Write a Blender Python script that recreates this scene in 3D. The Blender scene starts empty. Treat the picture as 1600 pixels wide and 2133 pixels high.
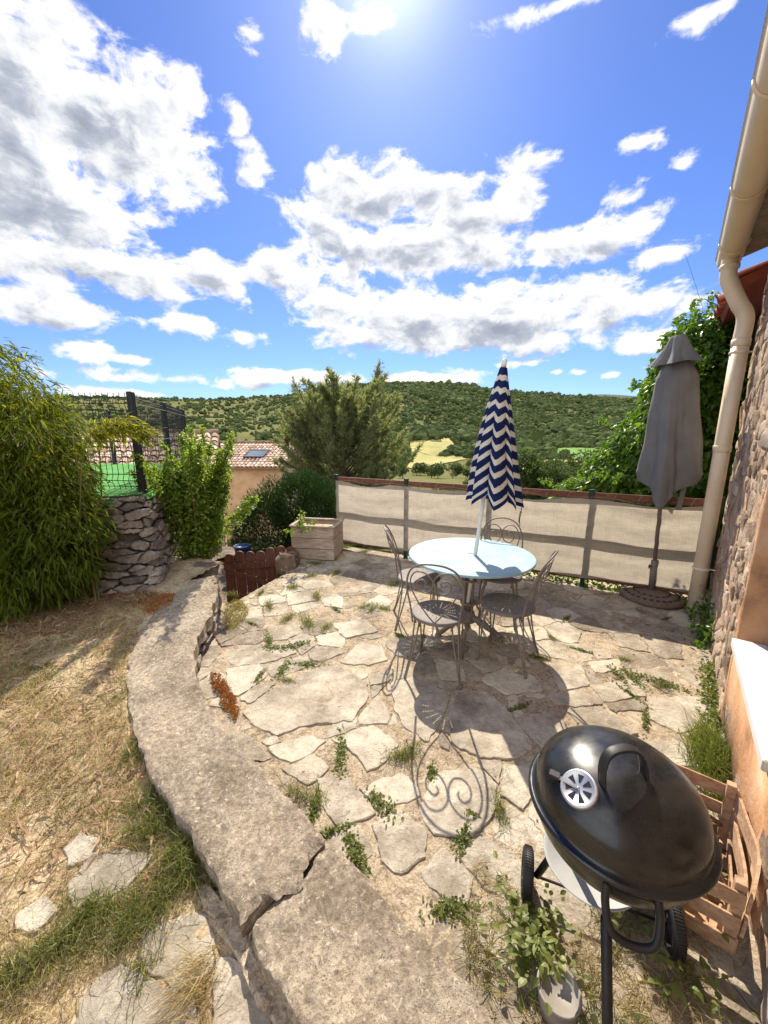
import bpy, math, random
import numpy as np
from mathutils import Vector, Matrix
random.seed(7)
RG = np.random.default_rng(11)
PI = math.pi
scene = bpy.context.scene
COL = scene.collection

# ------------------------------------------------------------------ camera
CAM_H, PITCH, F = 1.77, math.radians(11.7), 801.0
cp, sp = math.cos(PITCH), math.sin(PITCH)
cam = bpy.data.cameras.new('camera'); cam_o = bpy.data.objects.new('camera', cam); COL.objects.link(cam_o)
cam.sensor_fit = 'HORIZONTAL'; cam.sensor_width = 36; cam.lens = 36*F/1600
cam.clip_start = .02; cam.clip_end = 20000
cam_o.location = (0, 0, CAM_H); cam_o.rotation_euler = (PI/2-PITCH, 0, 0)
scene.camera = cam_o

def ray(px, py):
    u, v = (px-800)/F, (py-1066.5)/F
    return u, cp-sp*v, -(sp+cp*v)
def on_z(px, py, z=0.0):          # survey: point of the photo at a known height
    x, y, d = ray(px, py); s = (z-CAM_H)/d
    return Vector((x*s, y*s, z))
def on_y(px, py, Y):              # survey: point of the photo at a known distance
    x, y, d = ray(px, py); s = Y/y
    return Vector((x*s, Y, CAM_H+d*s))

# ------------------------------------------------------------------ helpers
OFF = {}
def tag(o, label=None, cat=None, group=None, kind=None):
    if label: o['label'] = label
    if cat: o['category'] = cat
    if group: o['group'] = group
    if kind: o['kind'] = kind
    return o
def thing(name, label, cat, loc=(0, 0, 0), group=None):
    o = bpy.data.objects.new(name, None); COL.objects.link(o)
    o.location = loc; o.empty_display_size = .1
    OFF[o.name] = Vector(loc)
    return tag(o, label, cat, group)
def copy_tree(o, parent=None):
    c = o.copy(); COL.objects.link(c)
    if parent is not None: c.parent = parent
    for ch in list(o.children): copy_tree(ch, c)
    return c
def root_off(p):
    while p is not None and p.parent is not None: p = p.parent
    return OFF.get(p.name, Vector((0, 0, 0))) if p is not None else Vector((0, 0, 0))
def link_mesh(name, me, mat, parent=None):
    o = bpy.data.objects.new(name, me); COL.objects.link(o)
    if parent is not None: o.parent = parent
    if mat is not None: me.materials.append(mat)
    return o

class MB:
    def __init__(s): s.v, s.f, s.sm, s.uv = [], [], [], None
    def add(s, vs, fs, smooth=False):
        b = len(s.v); s.v += [tuple(p) for p in vs]
        s.f += [tuple(i+b for i in f) for f in fs]; s.sm += [smooth]*len(fs)
        return s
    def box(s, c, size, M=None, bev=0.0):
        hx, hy, hz = (k/2 for k in size); c = Vector(c)
        if bev <= 0:
            P = [Vector((x, y, z)) for z in (-hz, hz) for y in (-hy, hy) for x in (-hx, hx)]
            Fc = [(0, 2, 3, 1), (4, 5, 7, 6), (0, 1, 5, 4), (2, 6, 7, 3), (0, 4, 6, 2), (1, 3, 7, 5)]
        else:
            b = min(bev, hx*.9, hy*.9, hz*.9)
            P = []; idx = {}
            for sx in (-1, 1):
                for sy in (-1, 1):
                    for sz in (-1, 1):
                        for ax in range(3):
                            q = [sx*(hx-b), sy*(hy-b), sz*(hz-b)]
                            q[ax] = (sx*hx, sy*hy, sz*hz)[ax]
                            idx[(sx, sy, sz, ax)] = len(P); P.append(Vector(q))
            Fc = []
            I = lambda a, bb, cc, ax: idx[(a, bb, cc, ax)]
            for sg in (-1, 1):
                Fc.append((I(sg, -1, -1, 0), I(sg, 1, -1, 0), I(sg, 1, 1, 0), I(sg, -1, 1, 0)))
                Fc.append((I(-1, sg, -1, 1), I(1, sg, -1, 1), I(1, sg, 1, 1), I(-1, sg, 1, 1)))
                Fc.append((I(-1, -1, sg, 2), I(1, -1, sg, 2), I(1, 1, sg, 2), I(-1, 1, sg, 2)))
            for a in (-1, 1):
                for bb in (-1, 1):
                    Fc.append((I(a, bb, -1, 0), I(a, bb, 1, 0), I(a, bb, 1, 1), I(a, bb, -1, 1)))
                    Fc.append((I(a, -1, bb, 0), I(a, 1, bb, 0), I(a, 1, bb, 2), I(a, -1, bb, 2)))
                    Fc.append((I(-1, a, bb, 1), I(1, a, bb, 1), I(1, a, bb, 2), I(-1, a, bb, 2)))
                    for cc in (-1, 1):
                        Fc.append((I(a, bb, cc, 0), I(a, bb, cc, 1), I(a, bb, cc, 2)))
        if M is not None: P = [M @ p for p in P]
        return s.add([p+c for p in P], Fc)
    def beam(s, a, b, w, h, up=(0, 0, 1), bev=0.0):
        a, b = Vector(a), Vector(b); d = b-a; L = d.length; d.normalize()
        up = Vector(up); side = d.cross(up)
        if side.length < 1e-4: side = d.cross(Vector((0, 1, 0)))
        side.normalize(); up2 = side.cross(d)
        M = Matrix((d, side, up2)).transposed()
        return s.box((a+b)/2, (L, w, h), M, bev)
    def tube(s, pts, r, n=8, cap=True, smooth=True):
        pts = [Vector(p) for p in pts]; m = len(pts)
        rs = r if hasattr(r, '__len__') else [r]*m
        vs, fs = [], []; pn = None
        for i, p in enumerate(pts):
            t = (pts[min(i+1, m-1)]-pts[max(i-1, 0)]).normalized()
            if pn is None:
                a = Vector((0, 0, 1)) if abs(t.z) < .9 else Vector((1, 0, 0))
                pn = t.cross(a).normalized()
            else:
                pn = (pn-t*pn.dot(t))
                if pn.length < 1e-6: pn = t.orthogonal()
                pn.normalize()
            bn = t.cross(pn)
            for k in range(n):
                a = 2*PI*k/n
                vs.append(p+(pn*math.cos(a)+bn*math.sin(a))*rs[i])
        for i in range(m-1):
            for k in range(n):
                k2 = (k+1) % n
                fs.append((i*n+k, i*n+k2, (i+1)*n+k2, (i+1)*n+k))
        s.add(vs, fs, smooth)
        if cap:
            b = len(s.v)-m*n
            s.f.append(tuple(b+k for k in reversed(range(n)))); s.sm.append(False)
            s.f.append(tuple(b+(m-1)*n+k for k in range(n))); s.sm.append(False)
        return s
    def lathe(s, prof, n=48, c=(0, 0, 0), M=None, smooth=True, closed=False, cap=True):
        c = Vector(c); vs, fs = [], []
        for (r, z) in prof:
            for k in range(n):
                a = 2*PI*k/n; p = Vector((r*math.cos(a), r*math.sin(a), z))
                if M is not None: p = M @ p
                vs.append(p+c)
        m = len(prof)
        for i in range(m-1 if not closed else m):
            j = (i+1) % m
            for k in range(n):
                k2 = (k+1) % n
                fs.append((i*n+k, i*n+k2, j*n+k2, j*n+k))
        s.add(vs, fs, smooth)
        if not closed and cap:
            b = len(s.v)-m*n
            if prof[0][0] > 1e-5: s.f.append(tuple(b+k for k in reversed(range(n)))); s.sm.append(False)
            if prof[-1][0] > 1e-5: s.f.append(tuple(b+(m-1)*n+k for k in range(n))); s.sm.append(False)
        return s
    def prism(s, poly, z0, z1):
        n = len(poly)
        vs = [(p[0], p[1], z0) for p in poly]+[(p[0], p[1], z1) for p in poly]
        fs = [tuple(reversed(range(n))), tuple(range(n, 2*n))]
        fs += [(k, (k+1) % n, n+(k+1) % n, n+k) for k in range(n)]
        return s.add(vs, fs)
    def grid(s, P, smooth=True, wrap=False):
        m, n = len(P), len(P[0]); vs = [p for row in P for p in row]; fs = []
        for i in range(m-1):
            for k in range(n if wrap else n-1):
                k2 = (k+1) % n
                fs.append((i*n+k, i*n+k2, (i+1)*n+k2, (i+1)*n+k))
        return s.add(vs, fs, smooth)
    def build(s, name, mat, parent=None, recalc=True):
        me = bpy.data.meshes.new(name)
        off = root_off(parent)
        me.from_pydata([(p[0]-off.x, p[1]-off.y, p[2]-off.z) for p in s.v], [], s.f)
        me.polygons.foreach_set('use_smooth', s.sm)
        if recalc:
            import bmesh
            bm = bmesh.new(); bm.from_mesh(me)
            bmesh.ops.recalc_face_normals(bm, faces=bm.faces); bm.to_mesh(me); bm.free()
        me.update()
        return link_mesh(name, me, mat, parent)

def np_mesh(name, V, Fc, mat, parent=None, rnd=None, smooth=False):
    """V (n,3) float; Fc list of (m,k) int arrays"""
    off = root_off(parent); V = np.asarray(V, float)-np.array(off)
    me = bpy.data.meshes.new(name)
    me.vertices.add(len(V)); me.vertices.foreach_set('co', V.astype(np.float32).ravel())
    loops = np.concatenate([f.ravel() for f in Fc]); tot = np.concatenate([np.full(len(f), f.shape[1]) for f in Fc])
    start = np.concatenate([[0], np.cumsum(tot)[:-1]])
    me.loops.add(len(loops)); me.loops.foreach_set('vertex_index', loops.astype(np.int32))
    me.polygons.add(len(tot)); me.polygons.foreach_set('loop_start', start.astype(np.int32))
    me.polygons.foreach_set('loop_total', tot.astype(np.int32))
    me.polygons.foreach_set('use_smooth', np.full(len(tot), smooth))
    if rnd is not None:
        at = me.attributes.new('rnd', 'FLOAT', 'POINT'); at.data.foreach_set('value', np.asarray(rnd, np.float32))
    me.update(calc_edges=True); me.validate()
    return link_mesh(name, me, mat, parent)

def nrm(a): return a/np.maximum(np.linalg.norm(a, axis=-1, keepdims=True), 1e-9)
def leaves(name, P, D, N, L, W, mat, parent=None, droop=.25, fold=.15, simple=False, shape=(1., .75), rnd=None):
    """many small leaves: base P, direction D, face normal N, length L, width W"""
    P, D, N = np.asarray(P, float), nrm(np.asarray(D, float)), np.asarray(N, float)
    n = len(P); L = np.broadcast_to(np.asarray(L, float), (n,))[:, None]; W = np.broadcast_to(np.asarray(W, float), (n,))[:, None]
    S = nrm(np.cross(D, N)); N = nrm(np.cross(S, D))
    g = np.array([0, 0, -1.])
    if simple:
        mid = P+D*L*.45
        V = np.stack([P, mid+S*W*.5+N*W*fold, P+D*L+g*L*droop, mid-S*W*.5+N*W*fold], 1).reshape(-1, 3)
        b = (np.arange(n)*4)[:, None]
        Fc = [np.concatenate([b+np.array([[0, 1, 2]]), b+np.array([[0, 2, 3]])], 0)]
        k = 4
    else:
        m1 = P+D*L*.3+g*L*droop*.1; m2 = P+D*L*.65+g*L*droop*.45; tip = P+D*L+g*L*droop
        w1, w2 = W*.5*shape[0], W*.5*shape[1]
        V = np.stack([P, m1+S*w1+N*W*fold, m1, m1-S*w1+N*W*fold, m2+S*w2+N*W*fold*.8, m2, m2-S*w2+N*W*fold*.8, tip], 1).reshape(-1, 3)
        b = (np.arange(n)*8)[:, None]
        Fc = [np.concatenate([b+np.array([[0, 2, 1]]), b+np.array([[0, 3, 2]]), b+np.array([[4, 5, 7]]), b+np.array([[5, 6, 7]])], 0),
              np.concatenate([b+np.array([[1, 2, 5, 4]]), b+np.array([[2, 3, 6, 5]])], 0)]
        k = 8
    r = RG.random(n) if rnd is None else np.asarray(rnd)
    return np_mesh(name, V, Fc, mat, parent, np.repeat(r, k))
def blades(name, P, D, L, W, mat, parent=None, bend=.5, rnd=None):
    """grass blades: upward direction D bending over"""
    P, D = np.asarray(P, float), nrm(np.asarray(D, float)); n = len(P)
    L = np.broadcast_to(np.asarray(L, float), (n,))[:, None]; W = np.broadcast_to(np.asarray(W, float), (n,))[:, None]
    a = RG.random(n)*2*PI; H = np.stack([np.cos(a), np.sin(a), np.zeros(n)], 1)
    S = nrm(np.cross(D, H)+1e-6); out = D*np.array([1, 1, 0])+H*.3
    m1 = P+D*L*.5; tip = P+D*L*.85+out*L*bend+np.array([0, 0, -1.])*L*bend*.25
    V = np.stack([P+S*W*.5, P-S*W*.5, m1+S*W*.42, m1-S*W*.42, tip], 1).reshape(-1, 3)
    b = (np.arange(n)*5)[:, None]
    Fc = [b+np.array([[2, 3, 4]]), b+np.array([[0, 1, 3, 2]])]
    r = RG.random(n) if rnd is None else np.asarray(rnd)
    return np_mesh(name, V, Fc, mat, parent, np.repeat(r, 5))
def sphere_pts(n):
    v = RG.normal(size=(n, 3)); return nrm(v)

# ------------------------------------------------------------------ materials
def new_mat(name):
    m = bpy.data.materials.new(name); m.use_nodes = True
    nt = m.node_tree; nt.nodes.clear()
    out = nt.nodes.new('ShaderNodeOutputMaterial')
    return m, nt, out
def nd(nt, typ, **kw):
    n = nt.nodes.new(typ)
    for k, v in kw.items():
        if k.startswith('i_'):
            key = k[2:]; n.inputs[int(key) if key.isdigit() else key].default_value = v
        else: setattr(n, k, v)
    return n
def ramp(nt, fac, stops, interp='LINEAR'):
    r = nt.nodes.new('ShaderNodeValToRGB'); r.color_ramp.interpolation = interp
    e = r.color_ramp.elements
    while len(e) < len(stops): e.new(.5)
    for el, (p, c) in zip(e, stops): el.position = p; el.color = (*c, 1) if len(c) == 3 else c
    nt.links.new(fac, r.inputs[0]); return r
def mix(nt, fac, a, b, typ='MIX'):
    m = nt.nodes.new('ShaderNodeMix'); m.data_type = 'RGBA'; m.blend_type = typ
    for sock, val in ((m.inputs[0], fac), (m.inputs[6], a), (m.inputs[7], b)):
        if hasattr(val, 'is_linked'): nt.links.new(val, sock)
        elif hasattr(val, '__len__'): sock.default_value = (*val, 1) if len(val) == 3 else val
        else: sock.default_value = val
    return m.outputs[2]
def math_n(nt, op, a, b=None, c=None, clamp=False):
    m = nt.nodes.new('ShaderNodeMath'); m.operation = op; m.use_clamp = clamp
    for i, val in enumerate((a, b, c)):
        if val is None: continue
        if hasattr(val, 'is_linked'): nt.links.new(val, m.inputs[i])
        else: m.inputs[i].default_value = val
    return m.outputs[0]
def coords(nt, kind='Object', scale=(1, 1, 1)):
    tc = nt.nodes.new('ShaderNodeTexCoord'); mp = nt.nodes.new('ShaderNodeMapping')
    mp.inputs['Scale'].default_value = scale
    nt.links.new(tc.outputs[kind], mp.inputs[0]); return mp.outputs[0]
def noise(nt, vec, scale, detail=6, rough=.6, dist=0):
    n = nd(nt, 'ShaderNodeTexNoise', i_Scale=scale, i_Detail=detail, i_Roughness=rough, i_Distortion=dist)
    nt.links.new(vec, n.inputs['Vector']); return n.outputs['Fac']
def voro(nt, vec, scale, feature='F1', out='Distance', rnd=1.0):
    n = nd(nt, 'ShaderNodeTexVoronoi', i_Scale=scale); n.feature = feature; n.inputs['Randomness'].default_value = rnd
    nt.links.new(vec, n.inputs['Vector']); return n.outputs[out]
def finish(nt, out, col, rough=.8, bumps=(), metal=0., spec=.3, trans=0., tcol=None, coat=0.):
    b = nt.nodes.new('ShaderNodeBsdfPrincipled')
    if hasattr(col, 'is_linked'): nt.links.new(col, b.inputs['Base Color'])
    else: b.inputs['Base Color'].default_value = (*col, 1)
    if hasattr(rough, 'is_linked'): nt.links.new(rough, b.inputs['Roughness'])
    else: b.inputs['Roughness'].default_value = rough
    b.inputs['Metallic'].default_value = metal; b.inputs['Specular IOR Level'].default_value = spec
    b.inputs['Coat Weight'].default_value = coat
    prev = None
    for (h, strength, dist) in bumps:
        bp = nt.nodes.new('ShaderNodeBump'); bp.inputs['Strength'].default_value = strength; bp.inputs['Distance'].default_value = dist
        nt.links.new(h, bp.inputs['Height'])
        if prev is not None: nt.links.new(prev, bp.inputs['Normal'])
        prev = bp.outputs[0]
    if prev is not None: nt.links.new(prev, b.inputs['Normal'])
    sh = b.outputs[0]
    if trans > 0:
        t = nt.nodes.new('ShaderNodeBsdfTranslucent')
        tc = tcol if tcol is not None else col
        if hasattr(tc, 'is_linked'): nt.links.new(tc, t.inputs[0])
        else: t.inputs[0].default_value = (*tc, 1)
        mx = nt.nodes.new('ShaderNodeMixShader'); mx.inputs[0].default_value = trans
        nt.links.new(sh, mx.inputs[1]); nt.links.new(t.outputs[0], mx.inputs[2]); sh = mx.outputs[0]
    nt.links.new(sh, out.inputs[0]); return b

def leaf_mat(name, stops, trans=.45, tgain=(1.5, 1.6, .7), rough=.45, spec=.35, nscale=2.0):
    m, nt, out = new_mat(name)
    at = nd(nt, 'ShaderNodeAttribute', attribute_name='rnd')
    v = coords(nt, 'Object'); n = noise(nt, v, nscale, 3)
    f = math_n(nt, 'ADD', math_n(nt, 'MULTIPLY', at.outputs['Fac'], .65), math_n(nt, 'MULTIPLY', n, .35))
    c = ramp(nt, f, stops).outputs[0]
    tc = mix(nt, 1.0, c, tgain, 'MULTIPLY')
    finish(nt, out, c, rough, spec=spec, trans=trans, tcol=tc); return m
def simple_mat(name, cols, scale=8, rough=.6, bump=.1, bscale=60, bdist=.004, metal=0., spec=.3, detail=6, stretch=(1, 1, 1), coat=0., rmap=None):
    m, nt, out = new_mat(name)
    v = coords(nt, 'Object', stretch)
    n = noise(nt, v, scale, detail, .62)
    k = len(cols); c = ramp(nt, n, [(.3+.4*i/max(1, k-1), cc) for i, cc in enumerate(cols)]).outputs[0]
    bh = noise(nt, v, bscale, 5, .6)
    rr = rough
    if rmap: rr = ramp(nt, noise(nt, v, rmap[0], 5, .65), [(.35, (rmap[1],)*3), (.65, (rmap[2],)*3)]).outputs[0]
    finish(nt, out, c, rr, [(bh, bump, bdist)] if bump else [], metal, spec, coat=coat); return m
def wood_mat(name, cols, scale=1.0, rough=.75, axis=0):
    m, nt, out = new_mat(name)
    st = [18*scale]*3; st[axis] = 1.3*scale
    v = coords(nt, 'Object', st); n = noise(nt, v, 2.2, 7, .65, .6)
    v2 = coords(nt, 'Object'); n2 = noise(nt, v2, 5, 4)
    f = math_n(nt, 'ADD', math_n(nt, 'MULTIPLY', n, .75), math_n(nt, 'MULTIPLY', n2, .25))
    k = len(cols); c = ramp(nt, f, [(.32+.36*i/max(1, k-1), cc) for i, cc in enumerate(cols)]).outputs[0]
    finish(nt, out, c, rough, [(n, .5, .003)]); return m

M = {}
# flagstones
def stone_mat(name, cols, spots, dark, rndtint=True, vs=26, sp_amt=.5, lo=.42, fine=16, dis=.03, crack=0.):
    m, nt, out = new_mat(name)
    v = coords(nt, 'Object')
    at = nd(nt, 'ShaderNodeAttribute', attribute_name='rnd')
    n = noise(nt, v, 3.2, 9, .68); n2 = noise(nt, v, fine, 8, .75); n3 = noise(nt, v, 75, 5, .65)
    f = math_n(nt, 'ADD', math_n(nt, 'MULTIPLY', n, .6 if fine < 30 else .35), math_n(nt, 'MULTIPLY', n2, .4 if fine < 30 else .65))
    if rndtint: f = math_n(nt, 'ADD', f, math_n(nt, 'MULTIPLY', math_n(nt, 'SUBTRACT', at.outputs['Fac'], .5), .22))
    k = len(cols); c = ramp(nt, f, [(.375+.25*i/max(1, k-1), cc) for i, cc in enumerate(cols)]).outputs[0]
    big = ramp(nt, noise(nt, v, 1.7, 6, .6, .4), [(.38, (.70, .68, .66)), (.5, (1, 1, 1)), (.64, (1.12, 1.1, 1.06))]).outputs[0]
    c = mix(nt, 1.0, c, big, 'MULTIPLY')
    # lichen: pale round spots and dark pits, of irregular size
    vv = nt.nodes.new('ShaderNodeVectorMath'); vv.operation = 'MULTIPLY_ADD'
    nv = nd(nt, 'ShaderNodeTexNoise', i_Scale=55.0, i_Detail=4); nt.links.new(v, nv.inputs['Vector'])
    nt.links.new(nv.outputs['Color'], vv.inputs[0]); vv.inputs[1].default_value = (dis, dis, dis); nt.links.new(v, vv.inputs[2])
    s1 = voro(nt, vv.outputs[0], vs); s2 = voro(nt, vv.outputs[0], vs*2.3)
    reg = ramp(nt, noise(nt, v, 11, 5), [(lo, (0, 0, 0)), (lo+.2, (1, 1, 1))]).outputs[0]
    k1 = math_n(nt, 'MULTIPLY', ramp(nt, s1, [(.16, (1, 1, 1)), (.3, (0, 0, 0))]).outputs[0], reg)
    c = mix(nt, math_n(nt, 'MULTIPLY', k1, sp_amt), c, spots)
    reg2 = ramp(nt, noise(nt, v, 3.3, 6), [(lo+.04, (0, 0, 0)), (lo+.24, (1, 1, 1))]).outputs[0]
    k2 = math_n(nt, 'MULTIPLY', ramp(nt, s2, [(.2, (1, 1, 1)), (.36, (0, 0, 0))]).outputs[0], reg2)
    c = mix(nt, math_n(nt, 'MULTIPLY', k2, .7), c, dark)
    c = mix(nt, ramp(nt, n3, [(.55, (0, 0, 0)), (.75, (.5, .5, .5))]).outputs[0], c, dark)
    cb = []
    if crack:
        wv_ = nt.nodes.new('ShaderNodeVectorMath'); wv_.operation = 'MULTIPLY_ADD'; wn = nd(nt, 'ShaderNodeTexNoise', i_Scale=5.0, i_Detail=6, i_Roughness=.65); nt.links.new(v, wn.inputs['Vector'])
        nt.links.new(wn.outputs['Color'], wv_.inputs[0]); wv_.inputs[1].default_value = (.25,)*3; nt.links.new(v, wv_.inputs[2])
        ce = voro(nt, wv_.outputs[0], 4.2, 'DISTANCE_TO_EDGE'); cl = ramp(nt, ce, [(.0, (1, 1, 1)), (.022, (0, 0, 0))]).outputs[0]
        gate_ = ramp(nt, noise(nt, v, 2.1, 4), [(.46, (0, 0, 0)), (.6, (1, 1, 1))]).outputs[0]
        cl = math_n(nt, 'MULTIPLY', cl, gate_); c = mix(nt, math_n(nt, 'MULTIPLY', cl, crack), c, dark); cb = [(cl, -.6, .008)]
    finish(nt, out, c, .92, cb+[(n, .6, .04), (n2, .75, .016), (n3, .6, .005), (k2, -.5, .006)], spec=.15); return m
M['flag'] = stone_mat('flagstone', [(.215, .175, .13), (.365, .315, .245), (.51, .455, .365)], (.59, .535, .44), (.14, .11, .08), vs=40, crack=.55)
M['cope'] = stone_mat('coping_concrete', [(.15, .115, .082), (.305, .25, .188), (.475, .405, .305)], (.58, .505, .39), (.085, .06, .048), False, 30, .75, .34, 40, .07)
M['rubble'] = stone_mat('rubble_stone', [(.20, .14, .10), (.35, .26, .19), (.50, .40, .305)], (.55, .49, .42), (.10, .075, .06), True, 14, .4)
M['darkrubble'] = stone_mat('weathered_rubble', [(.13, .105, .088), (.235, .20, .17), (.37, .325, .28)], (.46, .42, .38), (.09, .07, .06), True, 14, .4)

def gravel_mat(name, cols, gscale=150):
    m, nt, out = new_mat(name); v = coords(nt, 'Object')
    n = noise(nt, v, 2.6, 9, .7); n2 = noise(nt, v, 22, 6, .7)
    vc = voro(nt, v, gscale, out='Color'); vd = voro(nt, v, gscale)
    sep = nt.nodes.new('ShaderNodeSeparateColor'); nt.links.new(vc, sep.inputs[0])
    f = math_n(nt, 'ADD', math_n(nt, 'MULTIPLY', n, .5), math_n(nt, 'ADD', math_n(nt, 'MULTIPLY', n2, .38), math_n(nt, 'MULTIPLY', sep.outputs[0], .12)))
    k = len(cols); c = ramp(nt, f, [(.37+.27*i/(k-1), cc) for i, cc in enumerate(cols)]).outputs[0]
    wv_ = nt.nodes.new('ShaderNodeVectorMath'); wv_.operation = 'MULTIPLY_ADD'; wn = nd(nt, 'ShaderNodeTexNoise', i_Scale=6.0, i_Detail=6, i_Roughness=.65); nt.links.new(v, wn.inputs['Vector'])
    nt.links.new(wn.outputs['Color'], wv_.inputs[0]); wv_.inputs[1].default_value = (.22,)*3; nt.links.new(v, wv_.inputs[2])
    ce = voro(nt, wv_.outputs[0], 6.5, 'DISTANCE_TO_EDGE'); cl = ramp(nt, ce, [(.0, (1, 1, 1)), (.03, (0, 0, 0))]).outputs[0]
    gate_ = ramp(nt, noise(nt, v, 3, 4), [(.40, (0, 0, 0)), (.56, (1, 1, 1))]).outputs[0]; cl = math_n(nt, 'MULTIPLY', cl, gate_)
    c = mix(nt, math_n(nt, 'MULTIPLY', cl, .75), c, (.09, .065, .045))
    finish(nt, out, c, .95, [(cl, -.7, .012), (n, .6, .035), (n2, .7, .015), (vd, -.3, .003)], spec=.1); return m
M['mortar'] = gravel_mat('sandy_mortar', [(.12, .09, .06), (.275, .215, .148), (.40, .325, .23), (.51, .43, .315)])
M['soil'] = gravel_mat('dry_soil', [(.12, .08, .045), (.30, .22, .125), (.46, .365, .23), (.60, .50, .35)], 130)
M['path'] = gravel_mat('path_earth', [(.10, .08, .06), (.18, .14, .11), (.28, .23, .18)], 40)
M['core'] = simple_mat('wall_core', [(.03, .022, .017), (.085, .062, .048)], 12, .95, .6, 30, .02)
M['hmortar'] = simple_mat('old_lime_mortar', [(.24, .15, .095), (.40, .275, .185), (.54, .41, .305)], 5, .95, .8, 22, .03)
M['render'] = simple_mat('ochre_render', [(.24, .13, .07), (.44, .235, .12), (.52, .30, .165), (.60, .40, .27)], 3.2, .92, .6, 38, .010)
M['renderfar'] = simple_mat('apricot_render', [(.42, .25, .14), (.56, .37, .22), (.62, .44, .30)], 1.5, .9, .2, 20, .01)
M['oldwood'] = wood_mat('weathered_lintel_wood', [(.10, .075, .06), (.24, .19, .155), (.36, .30, .25)], 1, .9)
M['iron'] = simple_mat('taupe_painted_iron', [(.125, .10, .085), (.19, .155, .13)], 20, .5, .1, 120, .001, spec=.4)
M['tabletop'] = None
M['polewhite'] = simple_mat('white_pole', [(.62, .62, .60), (.74, .74, .72)], 10, .35, 0)
M['black'] = simple_mat('black_plastic', [(.012, .012, .012), (.022, .02, .02)], 30, .5, .08, 200, .001)
M['steel'] = simple_mat('brushed_steel', [(.45, .45, .44), (.62, .61, .60)], 14, .4, .05, 150, .001, metal=.85)
M['shelf'] = simple_mat('grey_metal_plate', [(.27, .27, .265), (.36, .36, .355)], 9, .5, .03, 80, .001)
M['cratewood'] = wood_mat('crate_wood', [(.22, .12, .065), (.40, .25, .15), (.54, .37, .24)], 1.2, .8)
M['railwood'] = wood_mat('red_stained_rail', [(.07, .026, .016), (.13, .05, .028), (.20, .09, .05)], 1, .7)
M['gatewood'] = wood_mat('mahogany_stained_board', [(.055, .021, .015), (.11, .041, .028), (.18, .075, .052)], 1, .55, 2)
M['planterwood'] = wood_mat('bleached_planter_board', [(.17, .12, .09), (.34, .26, .205), (.50, .41, .34)], 1, .85)
M['green'] = simple_mat('dark_green_metal', [(.008, .022, .016), (.014, .034, .024)], 15, .4, 0)
M['anthracite'] = simple_mat('anthracite_metal', [(.012, .012, .014), (.022, .022, .025)], 15, .45, 0)
M['pipe'] = simple_mat('cream_painted_metal', [(.60, .47, .32), (.68, .545, .385), (.73, .60, .45)], 3, .42, .05, 60, .002, rmap=(6, .3, .55))
M['white'] = simple_mat('white_painted_sill', [(.56, .55, .53), (.66, .65, .63)], 6, .5, .08, 60, .002)
M['frame'] = simple_mat('white_window_frame', [(.68, .69, .70), (.76, .77, .78)], 6, .4, 0)
M['greycloth'] = simple_mat('grey_canvas', [(.115, .112, .113), (.165, .162, .162)], 3, .85, .3, 350, .0012)
M['parbase'] = simple_mat('brown_resin', [(.10, .07, .055), (.19, .135, .10)], 22, .7, .6, 40, .01)
M['barkpine'] = simple_mat('pine_bark', [(.06, .045, .035), (.14, .105, .08)], 12, .95, .8, 20, .02)
M['cane'] = simple_mat('bamboo_cane', [(.08, .075, .022), (.16, .135, .045)], 8, .5, 0)
M['twig'] = simple_mat('brown_twig', [(.09, .06, .04), (.17, .12, .08)], 20, .9, .3, 60, .003)
M['turf'] = simple_mat('artificial_turf', [(.05, .20, .035), (.085, .29, .055), (.12, .35, .08)], 3, .9, .8, 220, .01)
M['pot'] = simple_mat('dull_grey_metal', [(.19, .17, .145), (.28, .255, .22)], 15, .55, .05, 80, .001)
M['blueplastic'] = simple_mat('blue_plastic', [(.02, .05, .14), (.03, .07, .18)], 8, .4, 0)
M['plank'] = wood_mat('grey_plank', [(.20, .15, .11), (.34, .27, .20), (.44, .36, .28)], 1, .85)
M['potsoil'] = M['soil']

def tile_mat(name, cols):
    m, nt, out = new_mat(name); at = nd(nt, 'ShaderNodeAttribute', attribute_name='rnd')
    v = coords(nt, 'Object'); n = noise(nt, v, 2.5, 8, .7); n2 = noise(nt, v, 14, 6, .7)
    f = math_n(nt, 'ADD', math_n(nt, 'MULTIPLY', at.outputs['Fac'], .4), math_n(nt, 'ADD', math_n(nt, 'MULTIPLY', n, .35), math_n(nt, 'MULTIPLY', n2, .25)))
    k = len(cols); c = ramp(nt, f, [(.25+.5*i/(k-1), cc) for i, cc in enumerate(cols)]).outputs[0]
    finish(nt, out, c, .9, [(n2, .3, .01)]); return m
M['tile'] = tile_mat('canal_tile', [(.20, .12, .085), (.38, .25, .18), (.52, .38, .29), (.60, .48, .39)])
M['redtile'] = tile_mat('red_roof_tile', [(.16, .035, .02), (.30, .075, .04), (.40, .14, .08)])

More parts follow.
